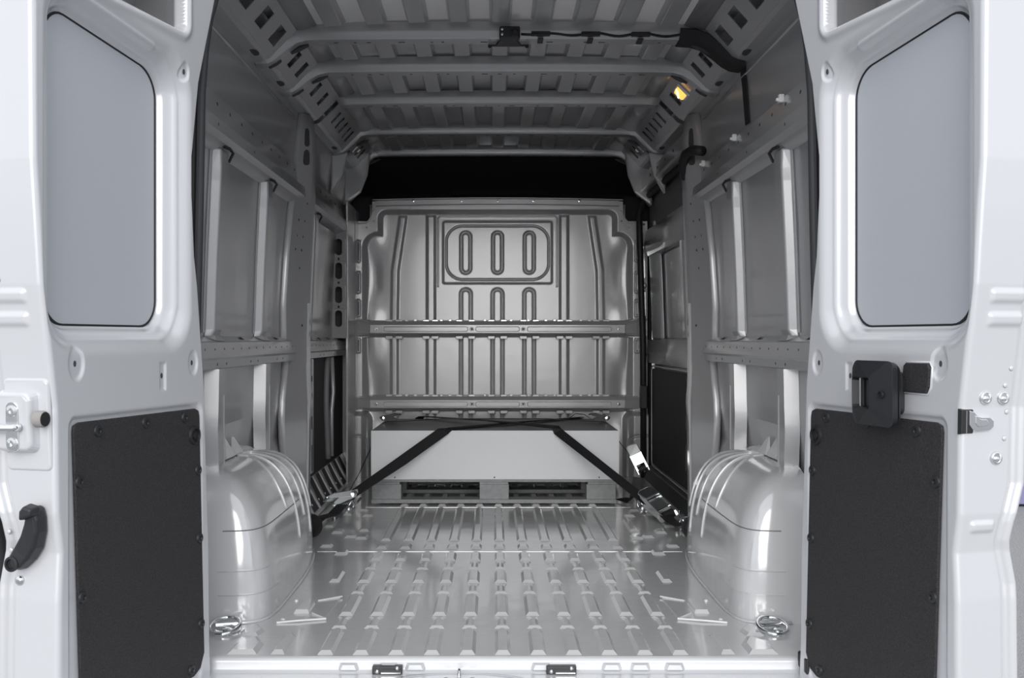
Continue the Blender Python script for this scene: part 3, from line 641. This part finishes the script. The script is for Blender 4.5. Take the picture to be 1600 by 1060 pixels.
# ================================================================== REAR DOORS
TH = [(-.3, -.03), (-.05, -.025), (.06, -.019), (.3, -.015), (.56, 0), (.72, .008), (.79, .017), (.97, .04), (1.05, .055), (1.2, .066), (1.3, .066), (1.49, .035), (1.6, -.002), (1.71, -.04), (1.9, -.10)]
TL = [(-.3, .58), (.3, .578), (.40, .572), (.48, .585), (.7, .590), (.8, .606), (.95, .632), (1.2, .654), (1.9, .662)]
EO = [(-.3, .155), (0, .15), (.33, .147), (.42, .132), (.46, .137), (.54, .158), (.8, .160), (1.3, .150), (1.9, .145)]
A15 = R(15)
def rear_door(s):
    hx = -.765 if s < 0 else .775
    name = 'door_1' if s < 0 else 'door_2'
    D = empty(name, (hx, 2.72, -.25))
    def T(t, d, z):      # t along the door from the hinge, d towards the load bay centre
        return Vector((hx+s*(t*math.sin(A15)-d*math.cos(A15)), 2.72-t*math.cos(A15)-d*math.sin(A15), z))
    nrm = Vector((-s*math.cos(A15), -math.sin(A15), 0))      # inner face normal
    enr = Vector((s*math.sin(A15), -math.cos(A15), 0))       # latch edge normal
    E = lambda e, z, o=0: T(float(lerp(z, TL))+o, -e, z)     # point on the latch edge face
    zz = np.linspace(-.25, 1.85, 640)
    npn = 270
    prof_t, prof_d, Zg = [], [], []
    cols = []
    th = lerp(zz, TH); tl = lerp(zz, TL); eo = lerp(zz, EO)
    # hinge return
    for e, o in ((.10, .02), (.05, .012), (.02, .006), (.008, .0), (.003, -.0)): cols.append((th+o*0-(.004 if e > .004 else .0), -e+0*zz))
    S = np.linspace(0, 1, npn)
    for k in S:
        t = th+.004+(tl-.012-th-.004)*k
        h = np.zeros_like(t)
        # window recess: soft outer rim, stepped slope, flat floor
        zt = zz+.13*np.clip(.50-t, 0, .5)*sstep(zz, 1.0, 1.40)
        do = sd_rbox(t, zt, .078, .618, .815, 1.590, .10)
        h -= .050*(1-sstep(do, -.070, .012))
        di = sd_rbox(t, zt, .128, .575, .855, 1.550, .075)
        h -= .012*(1-sstep(di, -.010, .0))
        step = sd_rbox(t, zt, .108, .60, .838, 1.570, .09); h += .004*np.exp(-(step/.006)**2)
        lip = sd_rbox(t, zt, .22, .56, 1.563, 1.577, .006); h += .008*(1-sstep(lip, -.004, .004))
        # upper opening in the inner panel
        du = sd_rbox(t, zz, .092, .58, 1.600, 1.80, .028)
        h += .006*np.exp(-((du-.012)/.010)**2)
        h -= .120*(1-sstep(du, -.010, .0))
        # round bosses, slot, board seat
        for (bt, bz, br) in ((.521, .788, .026), (.062, .780, .022), (.098, 1.505, .017)):
            q = np.hypot(t-bt, (zz-bz)*.72); h -= .005*(1-sstep(q, br-.005, br+.002))
        ds = sd_rbox(t, zz, .183, .212, .715, .785, .004); h -= .005*(1-sstep(ds, -.006, 0))
        dbd = sd_rbox(t-.02*np.clip((.66-zz)/.66, 0, 1)*0, zz, .020, .545, -.03, .678, .025); h -= .008*(1-sstep(dbd, -.010, .004))
        cols.append((t, h))
    for k in range(1, 7):
        a = R(15*k); cols.append((tl-.012+.012*math.sin(a), -.012+.012*math.cos(a)+0*zz))
    for k in np.linspace(0, 1, 28)[1:]:
        e = .012+(eo-.042-.012)*k; off = np.zeros_like(zz)
        for (z0, z1) in ((.866, .893), (.913, .940)):
            dp = sd_rbox(e, zz, .035, .20, z0-.004, z1+.004, .010); off = off+.006*(1-sstep(dp, -.012, 0))
        dp = sd_rbox(e, zz, .025, .088, .438, .468, .010)
        if s > 0: off = off+.006*(1-sstep(dp, -.010, 0))
        cols.append((tl+off, -e))
    for k, o in ((.036, -.004), (.030, -.012), (.024, -.014), (.018, -.006), (.010, .004), (.004, .002), (0, -.008), (-.002, -.03)): cols.append((tl+o, -(eo-k)))
    cols.append((th+.0, -(eo-0)))
    tt = np.stack([c[0] for c in cols]); dd_ = np.stack([c[1] for c in cols])
    Zb = np.broadcast_to(zz, tt.shape)
    P = np.stack([hx+s*(tt*math.sin(A15)-dd_*math.cos(A15)), 2.72-tt*math.cos(A15)-dd_*math.sin(A15), Zb], -1)
    dp_ = heightgrid('door_panel', P, 'paint', D)
    # window skin panel with dark edge gap
    lp = []
    def pane_loop(g):
        q = []
        for a, b in rrect(.145-g, .552+g, .872-g, 1.535+g, .062+g, 8)+[]:
            q.append((a, b-.13*max(0, .50-a)*float(sstep(np.float64(b), 1.0, 1.40))))
        return q
    MB().plate(pane_loop(.0), [], lambda a, b: T(a, -.0595, b)).build('window_panel', 'pane', D, solid=.002)
    gp = [p for p in pane_loop(.002)]
    MB().tube([T(a, -.0590, b) for a, b in gp], .0034, 6, True).build('panel_gap', 'rubber', D)
    MB().plate(rect(.10, .57, 1.61, 1.79), [], lambda a, b: T(a, -.1185, b)).build('cavity_skin', 'shadowed', D, solid=.002)  # outer skin seen through the opening, its shade painted in as dark grey
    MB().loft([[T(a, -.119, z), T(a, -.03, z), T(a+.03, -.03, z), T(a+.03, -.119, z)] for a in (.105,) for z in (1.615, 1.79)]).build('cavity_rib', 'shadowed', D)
    for (bt, bz) in ((.521, .788), (.062, .780), (.098, 1.505), (.197, .752)):
        MB().lathe(T(bt, -.0048, bz), nrm, [(.0045, -.001), (.0045, .0006), (.001, .0006)], 10, 1, 1.5).build('boss_hole', 'hole', D)
    # black board with plugs
    hb = lambda z: .033-.026*(.664-z)/.66
    lb = lambda z: .532-.030*(.664-z)/.66
    out = [(hb(.664)+.02, .664), (lb(.664)-.02, .664), (lb(.65)-.003, .658), (lb(.64), .644), (lb(0), .01), (lb(0)-.02, -.012), (hb(0)+.05, -.012), (hb(0)+.02, .0), (hb(.03), .035), (hb(.64), .644), (hb(.65)+.004, .658)]
    bd = MB().plate(out, [], lambda a, b: T(a, -.003, b)).build('trim_board', 'board', D, solid=.007, bevel=.002)
    for (t, z) in ((.104, .645), (.272, .645), (.451, .641), (.513, .539), (.503, .293), (.041, .507), (.034, .333), (.026, .113), (.072, .008)):
        MB().lathe(T(t, .0005, z), nrm, [(.013, 0), (.012, .004), (.006, .005), (.005, .002), (.0005, .002)], 14).build('board_plug', 'plastic', bd, smooth=True, angle=40)
    MB().lathe(T(.060, .0005, .597), nrm, [(.024, 0), (.023, .006), (.018, .007), (.017, .001), (.010, .001), (.009, .005), (.0005, .006)], 20).build('round_grommet', 'rubber', bd, smooth=True, angle=40)
    return D, T, E, nrm, enr
D1, T1, E1, n1, e1 = rear_door(-1)
tag(D1, 'opened white rear door carrying the black curved lever and striker', 'van door', kind='structure')
D2, T2, E2, n2, e2 = rear_door(1)
tag(D2, 'opened white rear door carrying the black boxy release handle', 'van door', kind='structure')

# --- fittings of the left rear door (latch edge)
def eplate(E, loop, lift, name, m, D, th=.004, bevel=0, parent=None):
    return MB().plate(loop, [], lambda e, z: E(e, z, lift)).build(name, m, parent or D, solid=th, bevel=bevel)
def eblock(E, loop0, loop1, h0, h1, name, m, parent, bevel=.003, seg=2):
    return MB().frustum([E(e, z, h0) for e, z in loop0], [E(e, z, h1) for e, z in loop1]).build(name, m, parent, bevel=bevel, seg=seg)
def shrink(lp, k):
    cx = sum(p[0] for p in lp)/len(lp); cy = sum(p[1] for p in lp)/len(lp)
    return [(cx+(p[0]-cx)*k, cy+(p[1]-cy)*k) for p in lp]
pl = eblock(E1, rrect(.006, .118, .568, .762, .012), rrect(.010, .114, .572, .758, .010), -.004, .004, 'latch_cover', 'paint', D1)
kb = eblock(E1, rrect(.030, .130, .605, .738, .018), rrect(.038, .122, .614, .730, .016), .0, .028, 'striker_block', 'paint', pl, .006, 3)
sp_ = eblock(E1, capsule(.078, .662, .016, .052), capsule(.078, .662, .015, .051), .026, .032, 'striker_plate', 'zinc', pl, .001)
MB().tube([E1(.060, .661, .034), E1(.062, .661, .045), E1(.17, .659, .045), E1(.175, .659, .03)], .008, 10).build('striker_bar', 'chrome', pl, smooth=True)
for z in (.694, .628): MB().lathe(E1(.078, z, .031), e1, [(.013, 0), (.012, .004), (.006, .005), (.005, .001), (.0005, .001)], 12).build('striker_bolt', 'zinc', pl, smooth=True, angle=40)
bfr = MB().lathe(E1(.020, .678, .022), n1, [(.017, -.006), (.017, .010), (.015, .013), (.0005, .013)], 18).build('rubber_buffer', 'foam', D1, smooth=True, angle=40)
MB().lathe(E1(.020, .678, .022)+n1*.0125, n1, [(.0145, 0), (.0145, .002), (.0005, .0025)], 18).build('buffer_face', 'rubber', bfr, smooth=True, angle=40)
# black curved lever
cl = [(.105, .372), (.103, .392), (.088, .412), (.068, .440), (.055, .468), (.048, .492), (.038, .503), (.024, .498), (.020, .478), (.022, .448), (.034, .412), (.052, .386), (.075, .366), (.094, .360)]
lv = eblock(E1, cl, shrink(cl, .90), .002, .034, 'lever', 'plastic', D1, .006, 3)
eblock(E1, [(.058, .470), (.022, .482), (.020, .502), (.045, .508), (.056, .495)], [(.055, .474), (.026, .484), (.024, .498), (.044, .503), (.053, .492)], .02, .048, 'lever_tip', 'plastic', lv, .005, 3)
MB().lathe(E1(.090, .380, .033), e1, [(.016, 0), (.016, .004), (.011, .005), (.009, -.004), (.0005, -.004)], 16).build('lever_pivot', 'rubber', lv, smooth=True, angle=40)
MB().lathe(E1(.095, .340, .001), e1, [(.010, 0), (.010, .003), (.005, .006), (.0005, .006)], 14).build('edge_bolt', 'zinc', D1, smooth=True)
MB().tube([E1(.168+.02*k, z, -.02) for z, k in ((-.2, 0), (.2, -.1), (.38, -.2), (.48, .35), (.56, .8))], .020, 8).build('edge_seal', 'rubber', D1, smooth=True)
MB().tube([E1(.178, z, -.02) for z in (.9, 1.2, 1.5, 1.84)], .014, 8).build('edge_seal', 'rubber', D1, smooth=True)
for (e, z) in ((.12, .955), (.10, .96), (.13, .86), (.13, .82), (.11, .745), (.05, .748), (.11, .585), (.05, .58), (.12, .44), (.12, .40)): MB().lathe(E1(e, z, .0), e1, [(.006, 0), (.004, .002), (.0005, .0025)], 8).build('spot_weld', 'paint', D1, smooth=True)

# --- fittings of the right rear door
# boxy release handle
hd_ = MB()
L0 = rrect(.287, .432, .648, .790, .018, 5)
hd_.loft([[T2(a, .0, b) for a, b in shrink(rrect(.335, .410, .672, .768, .015, 5), 1.0)], [T2(a, .030, b) for a, b in rrect(.335, .410, .672, .768, .015, 5)]])
hb_ = hd_.build('handle_base', 'plastic', D2, bevel=.003)
fr = MB().plate(L0, [rrect(.295, .368, .685, .752, .006, 3)], lambda a, b: T2(a, .058-.010*((b-.72)/.07)**2-.012*((a-.36)/.075)**2, b)).build('release_handle', 'plastic', D2, solid=.016, bevel=.003, smooth=False)
MB().loft([[T2(a, .040-.012*((a-.36)/.075)**2, b) for a, b in rrect(.289, .430, .650, .788, .018, 5)], [T2(a, .022, b) for a, b in rrect(.296, .424, .655, .783, .018, 5)]]).build('handle_shell', 'plastic', fr)
MB().loft([[T2(a, d, z) for a, d in ((.325, .040), (.345, .052), (.368, .050), (.368, .030), (.325, .030))] for z in (.687, .750)]).build('handle_paddle', 'board', fr, bevel=.004)
MB().loft([[T2(a, d, z) for a, d in ((.300, .030), (.318, .046), (.322, .046), (.322, .030))] for z in (.687, .750)]).build('handle_cheek', 'plastic', fr, bevel=.002)
MB().lathe(T2(.405, .058, .718), n2, [(.009, 0), (.009, .003), (.006, .003), (.006, -.004), (.0005, -.004)], 14).build('handle_screw', 'rubber', fr, smooth=True, angle=40)
# square black cover
MB().loft([[T2(a, d, b) for a, b in shrink([(.408, .724), (.486, .724), (.494, .738), (.498, .778), (.492, .788), (.418, .788), (.410, .782), (.402, .735)], k)] for d, k in ((-.002, 1), (.004, 1), (.006, .95))]).build('square_cover', 'board', D2, bevel=.001)
MB().tube([T2(a, 0, b) for a, b in shrink([(.408, .724), (.486, .724), (.494, .738), (.498, .778), (.492, .788), (.418, .788), (.410, .782), (.402, .735)], 1.06)], .003, 6, True).build('cover_rim', 'paint', D2, smooth=True)
# lock mechanism mouth
lm = eblock(E2, rect(-.004, .028, .645, .698), rect(-.002, .026, .648, .695), -.006, .004, 'lock_mouth', 'rubber', D2, .001)
lp_ = [(.014, .695), (.026, .692), (.034, .683), (.044, .680), (.066, .680), (.075, .672), (.075, .660), (.066, .653), (.030, .650), (.022, .655), (.014, .665)]
eblock(E2, lp_, shrink(lp_, .95), .0, .007, 'lock_plate', 'chrome', lm, .001)
eblock(E2, shrink(lp_, .55), shrink(lp_, .5), .006, .009, 'lock_claw', 'zinc', lm, .001)
eblock(E2, rect(.008, .0095, .648, .694), rect(.008, .0095, .648, .694), .003, .006, 'lock_edge', 'zinc', lm, 0)
for (e, z) in ((.055, .720), (.098, .719), (.085, .595)):
    b = MB().lathe(E2(e, z, .001), e2, [(.014, 0), (.013, .003), (.010, .004), (.009, .002), (.0005, .002)], 16).build('edge_screw', 'zinc', D2, smooth=True, angle=40)
    MB().lathe(E2(e, z-.002, .003), e2, [(.005, 0), (.005, .003), (.0005, .004)], 6).build('screw_hex', 'chrome', b)
for (e, z) in ((.11, .78), (.11, .69), (.105, .635), (.10, .745)): MB().lathe(E2(e, z, 0), e2, [(.006, 0), (.004, .002), (.0005, .0025)], 8).build('spot_weld', 'paint', D2, smooth=True)

# ================================================================== CARGO
# pallet
PX0, PX1, PY0, PY1 = -.643, .597, 5.33, 6.13
pa = empty('pallet', ((PX0+PX1)/2, (PY0+PY1)/2, .009)); tag(pa, 'grey wooden pallet under the white box', 'pallet')
zb = .0095
for y in (PY0, (PY0+PY1)/2-.05, PY1-.10): MB().box(PX0, PX1, y, y+.10, zb, zb+.020).build('bottom_board', 'pallet', pa, bevel=.003)
for x in (PX0+.004, (PX0+PX1)/2-.072, PX1-.152):
    for y in (PY0+.002, (PY0+PY1)/2-.05, PY1-.10):
        MB().box(x, x+.148, y, y+.098, zb+.020, zb+.096).build('block', 'pallet', pa, bevel=.003)
for x in (PX0, (PX0+PX1)/2-.072, PX1-.145): MB().box(x, x+.145, PY0, PY1, zb+.096, zb+.108).build('stringer_board', 'pallet', pa, bevel=.002)
for k in range(5): MB().box(PX0, PX1, PY0+k*.175, PY0+k*.175+.10, zb+.108, zb+.120).build('deck_board', 'pallet', pa, bevel=.002)
# white box
BX0, BX1, BY0, BY1, BZ0, BZ1 = -.642, .608, 5.322, 6.12, .1302, .378
bo = empty('equipment_box', ((BX0+BX1)/2, (BY0+BY1)/2, BZ0)); tag(bo, 'long white flat steel box strapped down on the pallet', 'box')
MB().box(BX0, BX1, BY0+.002, BY1, BZ0, BZ1-.006).build('box_body', 'boxtop', bo, bevel=.003)
MB().box(BX0+.001, BX1-.001, BY0+.003, BY1-.001, BZ1-.006, BZ1-.0005).build('shaded_top', 'shaded_top', bo, bevel=.002)  # thin sheet that carries the painted shade of the box top
MB().box(BX0, BX1, BY0, BY0+.0018, BZ0+.002, BZ1).build('front_sheet', 'boxtop', bo, bevel=.0008)
for x in (BX0+.12, BX1-.10, -.02): MB().lathe((x, BY0, BZ0+.012), (0, -1, 0), [(.004, 0), (.003, .002), (.0005, .002)], 8).build('rivet', 'hole', bo)
# straps
def strap(path, normals, w, label, name='lashing_strap', grp='black lashing straps over the box'):
    o = MB().ribbon(path, w, normals, .003).build(name, 'webbing'); at_origin(o); tag(o, label, 'strap', grp); return o
zt_ = BZ1+.004
strap([(-.715, 5.10, .085), (-.50, 5.22, .231), (-.292, 5.316, .374), (-.280, 5.330, zt_), (.06, 5.70, zt_+.004), (.46, 6.12, zt_), (.48, 6.13, zt_-.01), (.70, 6.20, .05)], [(-.4, -1, .55), (-.4, -1, .55), (-.2, -1, .6), (0, -.3, 1), (0, 0, 1), (0, 0, 1), (0, .6, 1), (.6, .6, .6)], .042, 'wide black strap rising from the left buckle across the box front')
strap([(-.700, 5.09, .086), (-.47, 5.21, .228), (-.262, 5.312, .372), (-.240, 5.335, zt_+.006), (.10, 5.70, zt_+.009), (.49, 6.11, zt_+.006)], [(-.3, -1, .75), (-.3, -1, .65), (-.2, -1, .6), (0, -.3, 1), (0, 0, 1), (0, 0, 1)], .030, 'narrow black strap end lying along the wide left strap')
strap([(.700, 4.86, .075), (.50, 5.09, .225), (.300, 5.316, .374), (.288, 5.330, zt_+.013), (-.05, 5.70, zt_+.017), (-.44, 6.12, zt_+.010), (-.46, 6.13, zt_-.01), (-.70, 6.20, .05)], [(.4, -1, .55), (.4, -1, .55), (.2, -1, .6), (0, -.3, 1), (0, 0, 1), (0, 0, 1), (0, .6, 1), (-.6, .6, .6)], .050, 'wide black strap running from the box front down to the right buckle')
strap([(BX0-.012, 5.78, BZ1-.02), (BX0+.02, 5.78, zt_+.002), (-.3, 5.78, zt_+.021), (.28, 5.78, zt_+.021), (BX1-.02, 5.78, zt_+.002), (BX1+.012, 5.78, BZ1-.02)], [(-1, 0, 1), (-.3, 0, 1), (0, 0, 1), (0, 0, 1), (.3, 0, 1), (1, 0, 1)], .035, 'thin black strap lying lengthwise across the top of the box')
strap([(BX0-.008, 5.70, .33), (-.70, 5.36, .17), (-.735, 5.16, .085)], [(-1, -.6, .3)]*3, .022, 'thin black strap behind the left end of the box')
strap([(BX1+.008, 5.72, .34), (.66, 5.58, .27), (.705, 5.50, .215)], [(1, -.6, .3)]*3, .022, 'thin black strap behind the right end of the box')
strap([(.40, 6.00, zt_+.004), (.44, 5.99, zt_+.035), (.49, 5.985, zt_+.030), (.53, 5.98, zt_+.004)], [(-.6, 0, 1), (-.2, 0, 1), (.3, 0, 1), (.6, 0, 1)], .025, 'small loop of black strap standing up on the box top')
# ratchet buckles
def ratchet(loc, rot, label, scale=1.0, dark=False):
    """lever ratchet along local +X, lying on local Z"""
    r = empty('ratchet_buckle', (0, 0, 0)); m1 = 'zinc' if not dark else 'plastic'
    for sy in (-1, 1):
        MB().frustum([(x, sy*.026-.002, z) for x, z in ((-.06, 0), (.05, 0), (.065, .016), (.05, .030), (-.01, .034), (-.06, .016))], [(x, sy*.026+.002, z) for x, z in ((-.06, 0), (.05, 0), (.065, .016), (.05, .030), (-.01, .034), (-.06, .016))]).build('side_plate', m1, r)
        MB().frustum([(x, sy*.031-.002, z) for x, z in ((.03, .010), (.065, .014), (.07, .030), (-.05, .055), (-.075, .050), (-.07, .040))], [(x, sy*.031+.002, z) for x, z in ((.03, .010), (.065, .014), (.07, .030), (-.05, .055), (-.075, .050), (-.07, .040))]).build('lever_arm', m1, r)
        MB().lathe((.045, sy*.034, .018), (0, sy, 0), [(.016, -.004), (.016, 0), (.006, .002), (.0005, .003)], 12).build('ratchet_wheel', 'chrome', r, smooth=True, angle=40)
    MB().cyl((.045, -.030, .018), (0, 1, 0), .009, .060, 12).build('spool', 'chrome', r, smooth=True, angle=40)
    MB().lathe((.045, 0, .018), (0, 1, 0), [(.010, -.022), (.017, -.022), (.017, .022), (.010, .022)], 14).build('wound_webbing', 'webbing', r, smooth=True, angle=40)
    MB().loft([[(-.085, -.033, z), (-.035, -.033, z+.004), (-.035, .033, z+.004), (-.085, .033, z), (-.095, .02, z-.003), (-.095, -.02, z-.003)] for z in (.046, .055)]).build('lever_grip', m1, r, bevel=.003)
    MB().loft([[(-.07, -.030, .046+o), (-.07, .030, .046+o), (.02, .030, .032+o), (.02, -.030, .032+o)] for o in (0, .003)]).build('lever_plate', m1, r)
    MB().cyl((-.05, -.026, .008), (0, 1, 0), .005, .052, 10).build('cross_pin', 'chrome', r, smooth=True)
    r.location = loc; r.rotation_euler = rot; r.scale = (scale,)*3
    tag(r, label, 'ratchet', 'ratchet buckles of the lashing straps'); return r
ratchet((-.735, 5.08, .055), (R(-25), R(-18), R(28)), 'shiny ratchet buckle at the floor by the row of vents', 1.0)
ratchet((.735, 4.83, .045), (R(20), R(22), R(-55)), 'shiny ratchet buckle at the floor by the sliding door', 1.25)
ratchet((.725, 5.46, .205), (R(55), R(58), R(-40)), 'shiny ratchet buckle hanging upright beside the box', .95)
ratchet((BX0+.045, 5.775, zt_+.012), (0, 0, R(180)), 'black ratchet buckle on the box top, the one nearer the vents', .7, True)
ratchet((BX1-.045, 5.775, zt_+.012), (0, 0, 0), 'black ratchet buckle on the box top, the one nearer the sliding door', .7, True)
# strap tails and floor anchor hooks
def tail(pts, w, label):
    o = MB().ribbon(pts, w, [(0, -.5, 1)]*len(pts), .004).build('strap_tail', 'webbing'); at_origin(o); tag(o, label, 'strap', 'loose strap tails on the floor'); return o
tail([(-.745, 5.03, .05), (-.76, 4.85, .035), (-.79, 4.66, .05), (-.82, 4.50, .03)], .05, 'black strap tail leading to the rolled webbing at the vents')
tail([(.745, 4.78, .05), (.765, 4.66, .03), (.785, 4.55, .035)], .05, 'black strap tail below the ratchet by the sliding door')
tail([(.715, 5.42, .13), (.70, 5.40, .06), (.66, 5.36, .02), (.63, 5.46, .015)], .045, 'black strap tail curling onto the floor beside the pallet')
def coil(c, r, wid, label, ax_=(0.3, 1, 0)):
    e = empty('webbing_roll', (c[0], c[1], c[2]-r))
    MB().lathe(c, ax_, [(r*.35, -wid/2), (r*.98, -wid/2), (r, -wid/2+.004), (r, wid/2-.004), (r*.98, wid/2), (r*.35, wid/2)], 20).build('roll_body', 'webbing', e, smooth=True, angle=40)
    pts = []
    a = Vector(ax_).normalized(); u = a.cross(Vector((0, 0, 1))).normalized(); v = a.cross(u)
    for k in range(40):
        th = k*.55; q = r*(.4+.6*k/40); pts.append(Vector(c)-a*(wid/2+.001)+u*q*math.cos(th)+v*q*math.sin(th))
    MB().tube(pts, .0022, 5).build('roll_edge', 'rubber', e)
    tag(e, label, 'webbing roll', 'rolled strap webbing on the floor'); return e
coil((-.800, 4.44, .052), .050, .055, 'black rolled strap webbing beside the left wheel arch')
coil((.815, 4.47, .045), .042, .055, 'black rolled strap webbing at the foot of the sliding door pillar')
def hook(c, s, label):
    e = empty('anchor_hook', (c[0], c[1], 0))
    MB().lathe((c[0], c[1], .001), (0, 0, 1), [(.034, 0), (.034, .003), (.022, .006), (.012, .003)], 16).build('floor_cup', 'zinc', e, smooth=True, angle=40)
    MB().tube([(c[0]+.028*math.cos(a), c[1]+.01*math.sin(a), .018+.024*math.sin(a)) for a in np.linspace(0, 2*math.pi, 20)[:-1]], .005, 8, True).build('ring', 'chrome', e, smooth=True)
    MB().tube([(c[0], c[1], .012), (c[0]+s*.02, c[1]+.03, .04), (c[0]+s*.015, c[1]+.06, .06)], .006, 8).build('hook_wire', 'chrome', e, smooth=True)
    tag(e, label, 'anchor', 'floor anchors of the straps'); return e
hook((-.745, 5.24, 0), 1, 'steel floor anchor hook beneath the left strap buckle')
hook((.72, 5.26, 0), -1, 'steel floor anchor hook between the pallet and sliding door')
hook((.835, 4.72, 0), -1, 'steel floor anchor hook under the large ratchet by the sliding door')
# fold-down lashing rings in the rear floor corners
def ring(x, label):
    e = empty('lashing_ring', (x, 3.04, 0))
    MB().lathe((x, 3.04, 0.0005), (0, 0, 1), [(.044, 0), (.044, .003), (.034, .006), (.020, .003), (.004, .002)], 24).build('ring_base', 'zinc', e, smooth=True, angle=40)
    n = 28
    MB().tube([(x+.042*math.cos(2*math.pi*k/n), 3.035+.055*math.sin(2*math.pi*k/n), .016+.010*math.sin(2*math.pi*k/n)) for k in range(n)], .0055, 8, True).build('ring_loop', 'chrome', e, smooth=True)
    MB().cyl((x-.03, 3.05, .014), (1, .25, 0), .007, .062, 10).build('ring_pin', 'chrome', e, smooth=True, angle=40)
    MB().lathe((x+.012, 3.02, .004), (0, 0, 1), [(.014, 0), (.014, .006), (.008, .009), (.0005, .009)], 12).build('ring_bolt', 'zinc', e, smooth=True, angle=40)
    tag(e, label, 'lashing ring', 'lashing rings in the rear floor corners')
ring(-.797, 'steel lashing ring on the floor behind the left wheel arch')
ring(.777, 'steel lashing ring on the floor behind the right wheel arch')

# ================================================================== ROOF FITTINGS
yb = 3.81; zb_ = 1.926
cb = empty('camera_bracket', (.055, yb, zb_)); tag(cb, 'black bracket with small camera unit on the rearmost roof bow', 'bracket')
sx0 = .03
bz = zb_-.004
MB().frustum([(sx0-.075, yb+.064, bz-.006), (sx0+.075, yb+.064, bz-.006), (sx0+.075, yb+.076, bz-.006), (sx0-.075, yb+.076, bz-.006)], [(sx0-.075, yb+.064, bz), (sx0+.075, yb+.064, bz), (sx0+.075, yb+.076, bz), (sx0-.075, yb+.076, bz)]).build('foot_bar', 'plastic', cb)
MB().frustum([(sx0-.045, yb+.064, bz-.006), (sx0+.045, yb+.064, bz-.006), (sx0+.022, yb-.020, bz-.004), (sx0-.022, yb-.020, bz-.004)], [(sx0-.045, yb+.064, bz), (sx0+.045, yb+.064, bz), (sx0+.022, yb-.020, bz+.02), (sx0-.022, yb-.020, bz+.02)]).build('neck', 'plastic', cb)
MB().box(sx0-.034, sx0+.040, yb-.050, yb-.018, bz-.010, bz+.034).build('camera_body', 'plastic', cb, bevel=.005)
MB().lathe((sx0+.022, yb-.05, bz+.01), (0, -1, -.2), [(.016, 0), (.016, .008), (.011, .010), (.010, .004), (.0005, .004)], 16).build('lens', 'rubber', cb, smooth=True, angle=40)
for z in (.022, .004): MB().lathe((sx0-.024, yb-.050, bz+z), (0, -1, 0), [(.006, 0), (.005, .003), (.0005, .004)], 10).build('screw', 'chrome', cb, smooth=True)
for dx in (-.068, .068): MB().lathe((sx0+dx, yb+.07, bz-.006), (0, 0, -1), [(.007, 0), (.006, .005), (.0005, .006)], 10).build('foot_screw', 'rubber', cb, smooth=True)
cx_ = np.linspace(.075, .67, 40)
cb2 = MB().tube([(x, yb-.012-.008*math.sin((x-.075)*32), 1.937-.004*(x/.66)**2-.004*math.sin((x-.075)*40)) for x in cx_], .0045, 6).build('cable', 'rubber', smooth=True); at_origin(cb2); tag(cb2, 'thin black cable running along the rearmost roof bow', 'cable')
for i, x in enumerate((.145, .325, .505)):
    z = 1.926-.004*(x/.66)**2
    e = empty('cable_clip', (x, yb, z-.01))
    MB().box(x-.034, x+.034, yb-.022, yb-.006, z+.004, z+.020).build('clip_bar', 'plastic', e, bevel=.002)
    MB().box(x-.010, x+.010, yb-.012, yb+.05, z-.006, z-.0015).build('clip_leg', 'plastic', e, bevel=.001)
    tag(e, ('black cable clip on the roof bow next to the camera bracket', 'black cable clip on the roof bow, middle one of three', 'black cable clip on the roof bow next to the wide cable sleeve')[i], 'clip', 'black cable clips on the roof bow')
# wide black sleeve following the bow end and the side panel
pts = [(.645, 1.921), (.70, 1.917), (.735, 1.906), (.775, 1.878), (.815, 1.845), (.845, 1.829), (.880, 1.824)]
cs = empty('cable_sleeve', (.80, yb, 1.60)); tag(cs, 'wide black fabric sleeve around the bow end and down the side panel', 'sleeve')
MB().loft([[(x, yb-.032, z+.030), (x, yb-.012, z-.002), (x, yb+.085, z-.003), (x, yb+.085, z+.002), (x, yb-.010, z+.006), (x, yb-.028, z+.034)] for x, z in pts]).build('bow_sleeve', 'webbing', cs, smooth=True, angle=40)
MB().loft([[(skin(z)-.008, yb+.01-k, z), (skin(z)-.008, yb+.07-k, z), (skin(z)-.004, yb+.07-k, z), (skin(z)-.004, yb+.01-k, z)] for z, k in ((1.845, .0), (1.78, .0), (1.70, .0), (1.625, .0))]).build('side_sleeve', 'webbing', cs)
# lit interior lamp
la = empty('interior_lamp', (.775, 4.52, 1.895)); tag(la, 'small lit amber interior lamp on the sloping roof rail', 'lamp')
def LP(a, b, h=0): return Vector((.735+.098*b-h*.7, a, 1.952-.098*b-h*.7))
MB().frustum([LP(a, b, .002) for a, b in rect(4.475, 4.575, .24, .78)], [LP(a, b, .012) for a, b in rect(4.48, 4.57, .28, .74)]).build('lamp_housing', 'whiteclip', la, bevel=.003)
MB().frustum([LP(a, b, .011) for a, b in rect(4.485, 4.565, .31, .71)], [LP(a, b, .022) for a, b in rect(4.49, 4.56, .35, .67)]).build('lamp_lens', 'amber', la, bevel=.004)
MB().tube([LP(a, .35+.25*(a-4.49)/.08, .021) for a in np.linspace(4.495, 4.555, 8)], .006, 8).build('filament', 'amberhot', la, smooth=True)
# white plastic clips on the right upper rail
for i, y in enumerate((3.34, 3.99, 4.58)):
    c = empty('rail_clip', (.885, y, 1.588)); 
    MB().box(.876, .893, y-.010, y+.010, 1.588, 1.614).build('clip_body', 'whiteclip', c, bevel=.003)
    MB().box(.868, .880, y-.006, y+.006, 1.592, 1.602).build('clip_tongue', 'whiteclip', c, bevel=.002)
    tag(c, ('small white plastic clip on the upper rail nearest the rear opening', 'small white plastic clip on the upper rail, middle of three', 'small white plastic clip on the upper rail by the cable conduit')[i], 'clip', 'white clips on the right upper rail')
